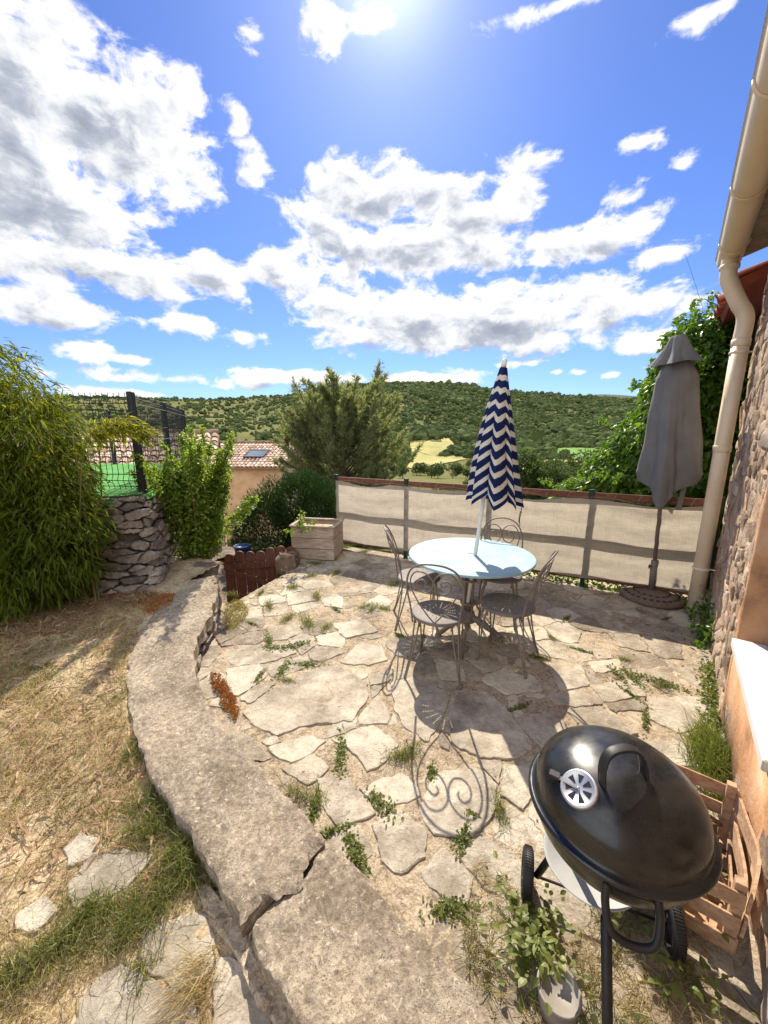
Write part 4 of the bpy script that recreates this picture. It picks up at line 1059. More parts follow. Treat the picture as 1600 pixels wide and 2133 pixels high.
mb.tube(spline([q+Vector((-.004, 0, -.03)), q+Vector((-.014, 0, -.08)), q+Vector((-.012, 0, -.13))], 4), .003, 6); mb.build('tie_cord', M['anthracite'], t)

# --- grey parasol in its stand
G0 = Vector((2.91, 3.92, 0)); G1 = Vector((2.80, 3.92, 2.64)); GX = (G1-G0).normalized()
t = thing('grey_parasol', 'closed plain grey parasol with a hood, leaning beside the downpipe', 'parasol', G0)
mb = MB(); mb.tube([G0+GX*.06, G1], .019, 14); mb.build('pole', M['anthracite'] if False else M['iron'], t)
def hemg(p, a, q):
    if q > .78:
        k = (q-.78)/.22; p.z += k*(.17*abs(math.sin(a+2.21))-.09*max(0, math.cos(a+2.21)))
    return p
Rg = lambda q: .045+.078*min(1, q*7)+.145*q-.05*max(0, q-.85)/.15
canopy('canopy', G1-GX*.14, GX, Rg, 1.40, 4, .02, .40, M['greycloth'], t, nth=18, ns=40, seed=12, hem=hemg, phase=-2.26, jit=.3, wg=[.85, 1.24, .8, .92], vexp=.85, crease=.006)
Rh = lambda q: .035+.075*q**.6+.10*q*q
canopy('vent_hood', G1+GX*.03, GX, Rh, .27, 5, .10, .42, M['greycloth'], t, nth=14, ns=18, seed=3, phase=-2.3, jit=.6, vexp=.9, crease=.004)
mb = MB(); mb.box(Vector((3.0, 3.83, 1.12)), (.05, .012, .24), Matrix.Rotation(.1, 3, 'Y')); mb.build('hanging_strap', M['greycloth'], t)
s = thing('parasol_stand', 'round low brown resin stand with a dark sleeve, holding the grey parasol', 'parasol stand', G0)
mb = MB(); mb.lathe([(.285, .0), (.30, .012), (.30, .04), (.285, .055), (.20, .075), (.10, .09), (.05, .10), (0, .10)], 48, G0)
b_ = mb.build('base_disc', M['parbase'], s)
mb = MB()
for rad_, n_ in ((.245, 26), (.165, 17)):
    for k in range(n_):
        a = 2*PI*k/n_; d = Vector((math.cos(a), math.sin(a), 0)); zz = .067 if rad_ > .2 else .083
        mb = MB(); mb.box(G0+d*rad_+Vector((0, 0, zz)), (.028 if rad_ > .2 else .02, .034, .006), Matrix.Rotation(a, 3, 'Z') @ Matrix.Rotation(.22, 3, 'Y'), .002); mb.build('slot', M['anthracite'], b_)
mb = MB(); mb.tube([G0+GX*.09, G0+GX*.44], .033, 16); sl_ = mb.build('sleeve', M['iron'], s)
mb = MB(); c = G0+GX*.37; mb.tube([c+Vector((-.03, -.01, 0)), c+Vector((-.06, -.02, 0))], .007, 8); mb.box(c+Vector((-.066, -.022, 0)), (.012, .014, .045), None, .003); mb.build('clamp_knob', M['black'], sl_)

# --- kettle barbecue
BC = Vector((.68, .934, 0)); RZ = .70; BR = .222; LH = .135
tilt = Matrix.Rotation(math.radians(-2), 3, 'X')
t = thing('kettle_barbecue', 'black enamel kettle barbecue with a round vent and wheels in the near corner', 'barbecue', BC)
def bz(z): return BC+Vector((0, 0, z))
prof = [(BR+.011, -.012), (BR+.016, -.009), (BR+.018, -.002), (BR+.016, .004), (BR+.010, .006), (BR+.002, .008), (BR-.002, .013), (BR-.003, .03)]
for k in range(1, 15):
    a = k/14*PI/2; prof.append(((BR-.003)*math.cos(a)**.82 if k < 14 else 0, .03+LH*math.sin(a)))
mb = MB(); mb.lathe(prof, 96, bz(RZ)); lid = mb.build('lid', M['enamel'], t)
mb = MB(); pb = [(BR+.004, -.004)]+[(BR*math.cos(k/12*PI/2)**.7, -.006-.17*math.sin(k/12*PI/2)) for k in range(0, 12)]+[(0, -.176)]
mb.lathe(pb, 72, bz(RZ)); mb.build('bowl', M['enamel'], t)
def lid_pt(dx, dy):                     # point and normal on the lid
    r = math.hypot(dx, dy); a = 0
    lo, hi = 0, PI/2
    for _ in range(40):
        mid = (lo+hi)/2
        if (BR-.003)*max(0, math.cos(mid))**.82 > r: lo = mid
        else: hi = mid
    e = 1e-3; z = .03+LH*math.sin(lo)
    r2 = (BR-.003)*max(0, math.cos(lo+e))**.82; z2 = .03+LH*math.sin(lo+e)
    sl = (z2-z)/(r2-r) if abs(r2-r) > 1e-9 else 0; n_ = Vector((-sl*dx/max(r, 1e-6), -sl*dy/max(r, 1e-6), 1)).normalized()
    return bz(RZ+z)+Vector((dx, dy, 0)), n_
# vent disc with petal openings
vp, vn = lid_pt(-.152, -.066); Q = vn.to_track_quat('Z', 'Y').to_matrix()
mb = MB(); mb.lathe([(0, .004), (.039, .004), (.041, .006), (.046, .006), (.048, .002), (.048, -.014)], 48, vp, Q); vent = mb.build('vent_disc', M['steel'], lid)
mb = MB()
for k in range(7):
    a = 2*PI*k/7+.2; P = []
    for (r, w_) in ((.013, .13), (.034, .235)):
        for sg in (-1, 1): P.append(Vector((r*math.cos(a+sg*w_), r*math.sin(a+sg*w_), .0052)))
    P = [Q @ p+vp for p in P]; lowr = [p-vn*.004 for p in P]
    mb.add(P+lowr, [(0, 1, 3, 2), (0, 4, 5, 1), (1, 5, 7, 3), (3, 7, 6, 2), (2, 6, 4, 0)])
mb.build('vent_opening', M['anthracite'], vent)
mb = MB(); mb.lathe([(0, .010), (.003, .009), (.004, .004)], 10, vp, Q); mb.build('rivet', M['steel'], vent)
tp, tn_ = lid_pt(-.186, -.012); Qt = tn_.to_track_quat('Z', 'Y').to_matrix()
mb = MB(); mb.box(tp+tn_*.010, (.030, .024, .010), Matrix.Rotation(-.6, 3, 'Z'), .002); mb.beam(vp+tn_*.004, tp+tn_*.008, .016, .002); mb.build('vent_tab', M['black'], vent)
# arched lid handle
hx, hn = lid_pt(.0, .01); hd = Vector((.99, .12, 0)).normalized(); hs = Vector((-hd.y, hd.x, 0))
mb = MB(); hp = []
c_, _ = lid_pt(-.036, -.066)
arch = [(-.062, -.01), (-.060, .03), (-.046, .06), (-.02, .073), (.02, .073), (.046, .06), (.060, .03), (.062, -.01)]
sp_ = spline([c_+hd*x+Vector((0, z*.25, z)) for x, z in arch], 6); rows = []
for i, p in enumerate(sp_):
    tg = (sp_[min(i+1, len(sp_)-1)]-sp_[max(i-1, 0)]).normalized(); nn_ = tg.cross(hs).normalized()
    wv = .0145; th = .0042; ring = []
    for k in range(12):
        a = 2*PI*k/12; ring.append(p+hs*wv*math.copysign(abs(math.cos(a))**.5, math.cos(a))+nn_*th*math.copysign(abs(math.sin(a))**.5, math.sin(a)))
    rows.append(ring)
mb.grid(rows, True, True); mb.build('lid_handle', M['black'], lid)
# side handle on the bowl, towards the viewer
sd = Vector((-.33, -.94, 0)).normalized(); ss = Vector((-sd.y, sd.x, 0)); hc = bz(RZ-.055)+sd*BR*.93
mb = MB(); mb.tube(spline([hc-ss*.055+Vector((0, 0, .02)), hc-ss*.058+sd*.02-Vector((0, 0, .02)), hc-ss*.045+sd*.045-Vector((0, 0, .065)), hc+sd*.05-Vector((0, 0, .08)), hc+ss*.045+sd*.045-Vector((0, 0, .065)), hc+ss*.058+sd*.02-Vector((0, 0, .02)), hc+ss*.055+Vector((0, 0, .02))], 6), .0095, 10); mb.build('side_handle', M['black'], t)
# legs, axle, wheels, ash plate
WL, WR_ = Vector((.56, 1.185, .085)), Vector((1.005, 1.02, .085)); ax = (WR_-WL).normalized()
fl = Vector((.56, .61, 0))
mb = MB(); mb.tube([Vector((.555, .735, RZ-.12)), fl], .0125, 12); mb.lathe([(.015, 0), (.016, .03), (.013, .035)], 12, fl); mb.build('leg', M['black'], t)
for wc, sg in ((WL, 1), (WR_, -1)):
    mb = MB(); e = wc+ax*sg*.035; tp_ = bz(RZ-.12)+(e-BC).normalized()*.10+Vector((0, 0, 0)); tp_.z = RZ-.13; mb.tube([tp_, Vector((e.x, e.y, .09))], .0125, 12); mb.build('leg', M['black'], t)
mb = MB(); mb.tube([WL, WR_], .005, 8); mb.build('axle', M['black'], t)
for wc in (WL, WR_):
    Qw = ax.to_track_quat('Z', 'Y').to_matrix(); rim = []
    mb = MB(); mb.lathe([(.058, -.018), (.072, -.02), (.082, -.016), (.085, -.006), (.085, .006), (.082, .016), (.072, .02), (.058, .018)], 60, wc, Qw, closed=True)
    for k in range(60):
        a = 2*PI*k/60; d = Qw @ Vector((math.cos(a), math.sin(a), 0)); mb.box(wc+d*.0845, (.004, .0035, .026), Qw @ Matrix.Rotation(a, 3, 'Z'))
    wh = mb.build('wheel', M['black'], t)
    mb = MB(); mb.lathe([(0, -.016), (.016, -.018), (.018, -.012), (.058, -.006), (.058, .006), (.018, .012), (.016, .018), (0, .016)], 32, wc, Qw); mb.build('hub', M['black'], wh)
PC = Vector((.685, 1.02, .36))
mb = MB(); mb.lathe([(0, .0), (.125, .002), (.140, .016), (.143, .014), (.128, -.004), (0, -.004)], 56, PC); mb.build('ash_plate', M['shelf'], t)

# --- wooden crate with kindling
CA, CB_, CC_ = Vector((1.235, 1.60, 0)), Vector((1.52, 1.385, 0)), Vector((1.20, .985, 0)); CD = CA+CC_-CB_; 
cr = thing('wooden_crate', 'open slatted wooden crate with a sprung side, behind the barbecue against the house', 'crate', CA)
CHH = .29; corners = [CA, CB_, CC_, CD]; cen = sum(corners, Vector())/4
for c in corners:
    mb = MB(); q = c+(cen-c).normalized()*.028; mb.box(q+Vector((0, 0, CHH/2+.005)), (.032, .032, CHH), Matrix.Rotation(.93, 3, 'Z'), .002); mb.build('corner_post', M['cratewood'], cr)
rn = random.Random(3)
for i in range(4):
    a, b_ = corners[i], corners[(i+1) % 4]; d = (b_-a).normalized(); out_ = Vector((d.y, -d.x, 0)); out_ = out_ if (cen-a).dot(out_) < 0 else -out_
    for k, z in enumerate((.045, .135, .235)):
        mb = MB()
        if i == 1 and k > 0:                       # this side has sprung outwards
            P = spline([a, a.lerp(b_, .3)-out_*(-.012*k), a.lerp(b_, .62)-out_*(-.022*k), b_+out_*.01], 8)
            rows = []
            for p in P: rows.append([p+Vector((0, 0, z-.035))+out_*.003, p+Vector((0, 0, z+.035))+out_*.006, p+Vector((0, 0, z+.035))-out_*.004, p+Vector((0, 0, z-.035))-out_*.007])
            mb.grid(rows, False, True); mb.f += [(len(mb.v)-4, len(mb.v)-3, len(mb.v)-2, len(mb.v)-1), (3, 2, 1, 0)]; mb.sm += [False]*2
        else: mb.beam(a+Vector((0, 0, z+rn.uniform(-.004, .004))), b_+Vector((0, 0, z+rn.uniform(-.004, .004))), .009, .062, bev=.0015)
        mb.build('slat', M['cratewood'], cr)
mb = MB()
for k in range(5):
    f0, f1 = (k+.1)/5, (k+.85)/5
    a, b_ = CA.lerp(CD, (f0+f1)/2), CB_.lerp(CC_, (f0+f1)/2); mb.beam(a+Vector((0, 0, .02)), b_+Vector((0, 0, .02)), .08, .008)
mb.build('crate_floor', M['cratewood'], cr)
mb = MB()
for k in range(46):
    u, v_ = rn.uniform(.12, .88), rn.uniform(.1, .9); p = CA.lerp(CB_, u)+(CD-CA)*v_; a = rn.uniform(0, PI); d = Vector((math.cos(a), math.sin(a), rn.uniform(-.15, .15)))*rn.uniform(.05, .12)
    z = rn.uniform(.04, .14); q1, q2 = p-d, p+d
    if all(inside((q.x, q.y), [(c.x, c.y) for c in corners]) for q in (q1, q2)): mb.tube([q1+Vector((0, 0, z)), p+Vector((0, 0, z+.012)), q2+Vector((0, 0, z))], rn.uniform(.004, .010), 6)
tag(mb.build('kindling', M['twig']), 'dry brown sticks piled inside the wooden crate', 'kindling', kind='stuff')

# --- grey tin at the bottom edge
c = on_z(1162, 2082, .05); c.z = 0
pt = thing('metal_pot', 'small upturned dull grey metal pot among weeds beside the barbecue leg', 'pot', c)
mb = MB(); mb.lathe([(.052, 0), (.058, .06), (.061, .085), (.064, .09), (.064, .096), (.060, .098), (.056, .094), (.054, .082), (0, .080)], 48, c); mb.build('pot_body', M['pot'], pt)

# --- fence with screen
fe = thing('screened_fence', 'low terrace fence of red stained rails and green posts with a beige fabric screen', 'fence', FP[0])
TOPZ = [1.13, 1.12, 1.12, 1.11, 1.10]
for i, p in enumerate(FP):
    mb = MB(); mb.box(p+Vector((0, 0, .56)), (.05, .05, 1.14), Matrix.Rotation(math.atan2(FD.y, FD.x), 3, 'Z'), .004)
    mb.box(p+Vector((0, 0, .004)), (.13, .10, .008), Matrix.Rotation(math.atan2(FD.y, FD.x), 3, 'Z')); mb.box(p+Vector((0, 0, 1.135)), (.058, .058, .02), Matrix.Rotation(math.atan2(FD.y, FD.x), 3, 'Z'), .005)
    mb.build('post', M['green'], fe)
for i in range(4):
    for z, h in ((1.075, .075), (.56, .085), (.13, .08)):
        a, b_ = FP[i]+FD*.027+Vector((0, 0, z)), FP[i+1]-FD*.027+Vector((0, 0, z)); mb = MB()
        sag = Vector((0, 0, -.012 if z > 1 else .0)); mid = (a+b_)/2+sag*rn.uniform(.2, 1)
        mb.beam(a, b_+Vector((0, 0, rn.uniform(-.006, .006))), .028, h, bev=.004); mb.build('rail', M['railwood'], fe)
mb = MB(); rows = []; LF = (FP[4]-FP[0]).length
for i in range(141):
    u = i/140*LF; row = []
    sg = u/LF*4; w_ = sg % 1
    for k in range(49):
        v_ = k/48; topz = 1.045-.045*math.sin(PI*w_)**2*(.7+.3*math.sin(3*u))-.015*fbm(u, 1.3, 1.5, 4); botz = .105+.025*math.sin(PI*w_)+.01*fbm(u, 2, 2, 7)
        z = botz+(topz-botz)*v_
        off = -.034-.020*math.sin(PI*w_)**2*(.6+.4*math.sin(5*v_+u))-.010*fbm(u, v_*2.2, 1.6, 2)*math.sin(PI*v_)-.007*math.sin(v_*26+2.2*math.sin(u*1.9)+u*.8)*(.35+.65*v_)-.003*fbm(u*2, v_*14, 1.2, 9)
        q = FP[0]+FD*u+FN*min(off, -.030); row.append(Vector((q.x, q.y, z)))
    rows.append(row)
mb.grid(rows, True); mb.build('screen', M['screen'], fe, recalc=False)
mb = MB()
for i in range(0, 140, 7):
    u = i/140*LF; q = FP[0]+FD*u-FN*.045; mb.tube(spline([q+Vector((0, 0, 1.03)), q+FN*.028+Vector((0, 0, 1.05)), q+FN*.03+FD*.03+Vector((0, 0, 1.12))], 3), .0018, 5)
mb.tube(spline([FP[0]-FN*.03+FD*(.3*k)+Vector((0, 0, 1.05+.025*math.sin(k*2.3))) for k in range(15)], 4), .0018, 5)
mb.build('tie_wire', M['plank'], fe)
# --- loose plank leaning against the pipe
mb = MB(); mb.beam(Vector((2.93, 3.30, .02)), Vector((3.22, 3.62, .22)), .10, .035, (0, -.3, 1), .003); tag(mb.build('plank', M['plank']), 'short grey board leaning at the foot of the cream downpipe', 'board')
# --- planter
P0 = Vector((-.965, 5.44, 0)); rot = Matrix.Rotation(math.radians(-9), 3, 'Z')
pl = thing('wooden_planter', 'square bleached board planter box at the left end of the fence', 'planter', P0)
def prt(x, y, z): return P0+rot @ Vector((x, y, 0))+Vector((0, 0, z))
PW, PD = .62, .48
for k, z in enumerate((.085, .24, .395)):
    for (a, b_) in (((-PW/2, -PD/2), (PW/2, -PD/2)), ((-PW/2, PD/2), (PW/2, PD/2)), ((-PW/2+.013, -PD/2), (-PW/2+.013, PD/2)), ((PW/2-.013, -PD/2), (PW/2-.013, PD/2))):
        mb = MB(); ex = 0 if a[1] == b_[1] else .016; d = Vector((b_[0]-a[0], b_[1]-a[1], 0)).normalized()
        A_, B_ = prt(a[0]+d.x*ex, a[1]+d.y*ex, z+rn.uniform(-.003, .003)), prt(b_[0]-d.x*ex, b_[1]-d.y*ex, z+rn.uniform(-.003, .003)); mb.beam(A_, B_, .026, .148, bev=.004); mb.build('board', M['planterwood'], pl)
for (a, b_) in (((-PW/2-.02, -PD/2), (PW/2+.02, -PD/2)), ((-PW/2-.02, PD/2), (PW/2+.02, PD/2)), ((-PW/2+.0, -PD/2+.03), (-PW/2+.0, PD/2-.03)), ((PW/2, -PD/2+.03), (PW/2, PD/2-.03))):
    mb = MB(); mb.beam(prt(*a, .485), prt(*b_, .485), .055, .024, bev=.004); mb.build('rim_board', M['planterwood'], pl)
mb = MB(); mb.prism([prt(x, y, 0)[:2] for x, y in ((-.30, -.23), (.30, -.23), (.30, .23), (-.30, .23))], .05, .43); mb.build('soil', M['soil'], pl)
# --- gate
GA, GB = Vector((-2.12, 4.86, 0)), Vector((-1.20, 5.02, 0)); gd = (GB-GA).normalized(); gn = Vector((-gd.y, gd.x, 0))
ga = thing('picket_gate', 'low reddish brown wooden gate with round topped boards, down the steps', 'gate', GA)
nb_ = 7; wb = (GB-GA).length/nb_
for k in range(nb_):
    mb = MB(); c = GA+gd*(wb*(k+.5)); top_ = .135+.02*math.sin(k*1.7)+.012*k; hw_ = wb*.5-.006; pr = [(-hw_, -.55), (hw_, -.55)]+[(hw_*math.cos(a), top_+hw_*1.0*math.sin(a)) for a in np.linspace(0, PI, 13)]
    f_ = [c+gd*x+Vector((0, 0, z))-gn*.010 for x, z in pr]; bk_ = [p+gn*.020 for p in f_]; n_ = len(pr)
    mb.add(f_+bk_, [tuple(range(n_)), tuple(reversed(range(n_, 2*n_)))]+[(i, (i+1) % n_, n_+(i+1) % n_, n_+i) for i in range(n_)]); mb.build('picket', M['gatewood'], ga)
for z0, z1 in ((.02, .045),):
    mb = MB(); mb.beam(GA+Vector((0, 0, z0))-gn*.023, GB+Vector((0, 0, z1))-gn*.023, .024, .09, bev=.003); mb.build('crossbar', M['gatewood'], ga)
mb = MB(); mb.beam(GA+Vector((0, 0, -.42))-gn*.023, GB+Vector((0, 0, -.40))-gn*.023, .024, .09, bev=.003); mb.build('crossbar', M['gatewood'], ga)
mb = MB(); mb.beam(GA+gd*.05+Vector((0, 0, -.04))-gn*.023, GB-gd*.1+Vector((0, 0, -.36))-gn*.023, .023, .08, bev=.003); mb.build('brace', M['gatewood'], ga)

# ================================================================== BUILDINGS
def tile_roof(name, O, U, Vd, lu, lv, mat, parent, pitch=.2, row=.36, h=.055, seg=8):
    """canal tiles: O eave corner, U along the eave, Vd up the slope"""
    O, U, Vd = np.array(O, float), np.array(U, float), np.array(Vd, float); Nn = np.cross(U, Vd); Nn = Nn if Nn[2] > 0 else -Nn
    nu, nv = int(lu/pitch), int(lv/row); Vs, Fs, Rn = [], [], []; b = 0
    prof = [(x/seg-.5) for x in range(seg+1)]
    for j in range(nv):
        for i in range(nu):
            rr = RG.random(); jz = RG.normal(0, .004); ju = RG.normal(0, .005); jv = RG.normal(0, .012)
            for e, (v_, dz, sc) in enumerate(((j*row-.05+jv, .020, 1.0), ((j+1)*row+jv, 0, .82))):
                for x in prof:
                    ang = PI*x; u = (i+.5)*pitch+math.sin(ang)*pitch*.46*sc+ju; z = math.cos(ang)*h*1.2*sc+dz+jz-.012
                    Vs.append(O+U*u+Vd*v_+Nn*z); Rn.append(rr)
            for k in range(seg): Fs.append((b+k, b+k+1, b+seg+1+k+1, b+seg+1+k))
            b += 2*(seg+1)
    # underlying channel sheet
    base = b
    for (u, v_) in ((0, -.02), (lu, -.02), (lu, lv), (0, lv)): Vs.append(O+U*u+Vd*v_+Nn*-.012); Rn.append(.1)
    for (u, v_) in ((0, -.02), (lu, -.02), (lu, lv), (0, lv)): Vs.append(O+U*u+Vd*v_+Nn*-.09); Rn.append(.1)
    Fs += [(base, base+1, base+2, base+3), (base+4, base+7, base+6, base+5), (base, base+4, base+5, base+1), (base+1, base+5, base+6, base+2), (base+2, base+6, base+7, base+3), (base+3, base+7, base+4, base)]
    return np_mesh(name, np.array(Vs), [np.array(Fs)], mat, parent, Rn)

def far_house(name, label, E0, rot, lu, run, rise, wall_z, wmat, skylights=(), tpitch=.2):
    """E0: right-hand front eave corner; the eave runs to the left"""
    U = Vector((-math.cos(rot), -math.sin(rot), 0)); B = Vector((-math.sin(rot), math.cos(rot), 0)); E0 = Vector(E0)
    t = thing(name, label, 'house', E0)
    sl = math.hypot(run, rise); Vd = (B*run+Vector((0, 0, rise)))/sl
    rf = tile_roof('roof', E0-B*.25+Vector((0, 0, -.25*rise/run)), U, Vd, lu, sl+.26, M['tile'], t, tpitch)
    Rb = E0+B*(2*run)
    tile_roof('roof', Rb+U*lu+B*.25+Vector((0, 0, -.25*rise/run)), -U, (-B*run+Vector((0, 0, rise)))/sl, lu, sl+.26, M['tile'], t, tpitch)
    mb = MB(); nt_ = int(lu/.4)
    for k in range(nt_):
        p = E0+B*run+Vector((0, 0, rise+.03)); mb.tube([p+U*(k*.4), p+U*(k*.4+.43)], [.085, .07], 8)
    mb.build('ridge_tile', M['tile'], rf)
    ins = .12
    def P(u, b_, z): return E0+U*(ins+u*(lu-2*ins))+B*b_+Vector((0, 0, z))
    mb = MB(); dz = wall_z-E0.z
    for (u0, b0, u1, b1) in ((0, 0, 1, 0), (1, 2*run, 0, 2*run)):
        mb.add([P(u0, b0, dz), P(u1, b1, dz), P(u1, b1, -.10), P(u0, b0, -.10)], [(0, 1, 2, 3)])
    for u in (0, 1): mb.add([P(u, 0, dz), P(u, 2*run, dz), P(u, 2*run, -.10), P(u, run, rise-.10), P(u, 0, -.10)], [(0, 1, 2, 3, 4)])
    mb.build('wall', wmat, t)
    mb = MB(); mb.beam(E0-B*.24+Vector((0, 0, -.11)), E0-B*.24+U*lu+Vector((0, 0, -.11)), .09, .08, bev=.01)
    Nn = U.cross(Vd); Nn = Nn if Nn.z > 0 else -Nn
    for (u, v_, w_, h_) in skylights:
        c = E0-B*.25+Vector((0, 0, -.25*rise/run))+U*u+Vd*v_+Nn*.075; Q = Matrix((U, Vd, Nn)).transposed()
        m2 = MB()
        for (dx, dy, sx_, sy_) in ((0, h_/2, w_, .07), (0, -h_/2, w_, .07), (w_/2, 0, .07, h_+.07), (-w_/2, 0, .07, h_+.07)): m2.box(c+U*dx+Vd*dy, (sx_-.004 if sx_ > .1 else sx_, sy_, .10), Q, .01)
        sk = m2.build('skylight', M['anthracite'], t); m2 = MB(); m2.box(c, (w_-.07, h_-.07, .05), Q); m2.build('pane', M['skyglass'], sk)
    return t, U, B
h1, U1, B1 = far_house('tiled_house', 'tile roofed house right behind the green turf and mesh fence, ridge at eye level', (-4.05, 9.35, .80), math.radians(21), 7.0, 2.9, .95, -3.2, M['renderfar'])
mb = MB(); e = Vector((-3.98, 9.15, .72)); mb.tube(spline([e, e+Vector((0, 0, -.12)), e+Vector((-.03, .10, -.28)), e+Vector((-.03, .12, -.5)), e+Vector((-.03, .12, -2.6))], 5), .045, 10); mb.build('drainpipe', M['planterwood'], h1)
mb = MB(); mb.box((-4.35, 9.12, .1), (.5, .02, 1.1), Matrix.Rotation(math.radians(21), 3, 'Z')); wd = mb.build('shutter', M['frame'], h1)
h2, U2, B2 = far_house('skylight_house', 'apricot rendered house with tile roof and two skylights, left of the big pine', (-4.85, 18.6, .22), math.radians(-1), 9.5, 3.5, .98, -4.4, M['renderfar'], [(1.75, 1.75, .95, 1.1), (5.0, 1.75, .95, 1.1)])

# --- our house on the right
ho = thing('stone_house', 'stone house at the right edge with ochre rendered window reveal, white sill and cream gutter', 'house', W0)
UE = 3.36; EAVE = 3.32; WT = .40
WU0, WU1, WZ0, WZ1 = .30, 1.42, .60, 1.665         # window opening
def wallbox(mb, u0, u1, z0, z1, n0=-WT, n1=0.):
    P = [hw(u, n, z) for z in (z0, z1) for (u, n) in ((u0, n0), (u1, n0), (u1, n1), (u0, n1))]
    mb.add(P, [(0, 1, 2, 3), (4, 5, 6, 7), (0, 1, 5, 4), (1, 2, 6, 5), (2, 3, 7, 6), (3, 0, 4, 7)])
mb = MB()
for (u0, u1, z0, z1) in ((-3, WU0, -.3, EAVE), (WU1, UE, -.3, EAVE), (WU0, WU1, -.3, WZ0-.03), (WU0, WU1, WZ1+.14, EAVE)): wallbox(mb, u0, u1, z0, z1)
hwall = mb.build('wall', M['hmortar'], ho)
rnd = random.Random(21); st = Stones(); seeds = []
B_ = [(-1.2, 0), (UE, 0), (UE, EAVE), (-1.2, EAVE)]
while len(seeds) < 800:
    p = (rnd.uniform(-1.2, UE), rnd.uniform(0, EAVE)); 
    if all(((p[0]-q[0])/1.3)**2+((p[1]-q[1])*1.15)**2 > .06**2 for q in seeds) : seeds.append(p)
def blocked(q): return any(WU0-.20 < x < WU1+.135 and WZ0-.16 < z < WZ1+.20 for x, z in q)
for c in voronoi(seeds, B_):
    q = shrink(c, rnd.uniform(.006, .016))
    if len(q) < 3 or blocked(q) or rnd.random() < .22: continue
    st.add(roughen(q, .03, .004, rnd), rnd.uniform(.0, .016), lambda x, y, d: tuple(hw(x, d, y)), .012, rnd, .003, .06, -.04)
st.build('stonework', M['rubble'], hwall)
# far end (corner) of the wall in the same stones
st = Stones(); seeds = [(rnd.uniform(-WT, 0), rnd.uniform(0, EAVE)) for _ in range(70)]
for c in voronoi(seeds, [(-WT, 0), (0, 0), (0, EAVE), (-WT, EAVE)]):
    q = shrink(c, .01)
    if len(q) > 2: st.add(roughen(q, .03, .004, rnd), rnd.uniform(.004, .02), lambda x, y, d: tuple(hw(UE+d, x, y)), .012, rnd, .004, .05, -.04)
st.build('stonework', M['rubble'], hwall)
# rendered reveal: band round the opening and the inner jambs, with a wavy outer edge
mb = MB(); prev = None
def wavy(u0, u1, z0, z1, side, nseg=26):
    rows = []
    for i in range(nseg+1):
        z = z0+(z1-z0)*i/nseg; e = .018*fbm(z, side, 3, 6)
        ou = (u1+e) if side > 0 else (u0-e); iu = u0 if side > 0 else u1
        rows.append([hw(ou, -.01, z), hw(ou-side*.012, .014+.004*fbm(z, 1, 7, 2), z), hw((ou+iu)/2, .020+.004*fbm(z, 2, 7, 3), z), hw(iu+side*.012, .019, z), hw(iu, .006, z), hw(iu-side*.012, -.12, z), hw(iu-side*.02, -.26, z)])
    mb.grid(rows, True)
wavy(WU1, WU1+.115, 0.02, WZ1+.02, 1); mb.build('render_jamb', M['render'], ho); mb = MB(); wavy(WU0-.18, WU0, .02, WZ1+.02, -1); mb.build('render_jamb', M['render'], ho)
mb = MB(); P = []
rows = []
for i in range(20):
    u = WU0-.1+(WU1-WU0+.12)*i/19; e = .015*fbm(u, 5, 5, 1)
    rows.append([hw(u, -.01, .03), hw(u, .016, .04+e), hw(u, .018, .3), hw(u, .018, WZ0-.075), hw(u, -.01, WZ0-.075)])
mb.grid(rows, True); mb.build('render_apron', M['render'], ho)
mb = MB(); P = [hw(WU0-.25, -.30, WZ1+.03), hw(WU1+.10, -.30, WZ1+.03)]
rows = []
for i in range(30):
    u = WU0-.25+(WU1+.20-WU0+.25)*i/29; j = .010*fbm(u, 3, 7, 3)
    rows.append([hw(u, -.30, WZ1+.01), hw(u, .045+j, WZ1+.005+j*.6), hw(u, .062+j, WZ1+.03), hw(u, .058+j*1.5, WZ1+.09), hw(u, .045+j, WZ1+.128+j*.5), hw(u, -.30, WZ1+.135)])
mb.grid(rows, True); mb.f.append(tuple(len(mb.v)-6+k for k in range(6))); mb.sm.append(False); mb.build('lintel', M['oldwood'], ho)
mb = MB(); P = [hw(u, n, z) for z in (WZ0-.07, WZ0) for (u, n) in ((WU0-.02, -.26), (WU1-.03, -.26), (WU1-.03, .012), (WU0-.02, .055))]
c = hw((WU0+WU1)/2-.03, -.105, WZ0-.02); mb.box(c, (WU1-WU0-.05, .31, .05), Matrix((WD, WN, Vector((0, 0, 1)))).transposed(), .006); mb.build('window_sill', M['white'], ho)
Qh = Matrix((WD, WN, Vector((0, 0, 1)))).transposed()
mb = MB()
for (u, z, su, sz) in ((WU1-.055, (WZ0+WZ1)/2, .06, WZ1-WZ0-.01), (WU0+.03, (WZ0+WZ1)/2, .06, WZ1-WZ0-.01), ((WU0+WU1)/2, WZ0+.045, WU1-WU0-.16, .07), ((WU0+WU1)/2, WZ1-.035, WU1-WU0-.16, .06), ((WU0+WU1)/2, (WZ0+WZ1)/2, .07, WZ1-WZ0-.15)): mb.box(hw(u, -.15, z), (su, .06, sz), Qh, .006)
wf = mb.build('window', M['frame'], ho)
mb = MB(); mb.box(hw((WU0+WU1)/2, -.157, (WZ0+WZ1)/2), (WU1-WU0-.12, .012, WZ1-WZ0-.1), Qh); mb.build('pane', M['glass'], wf)
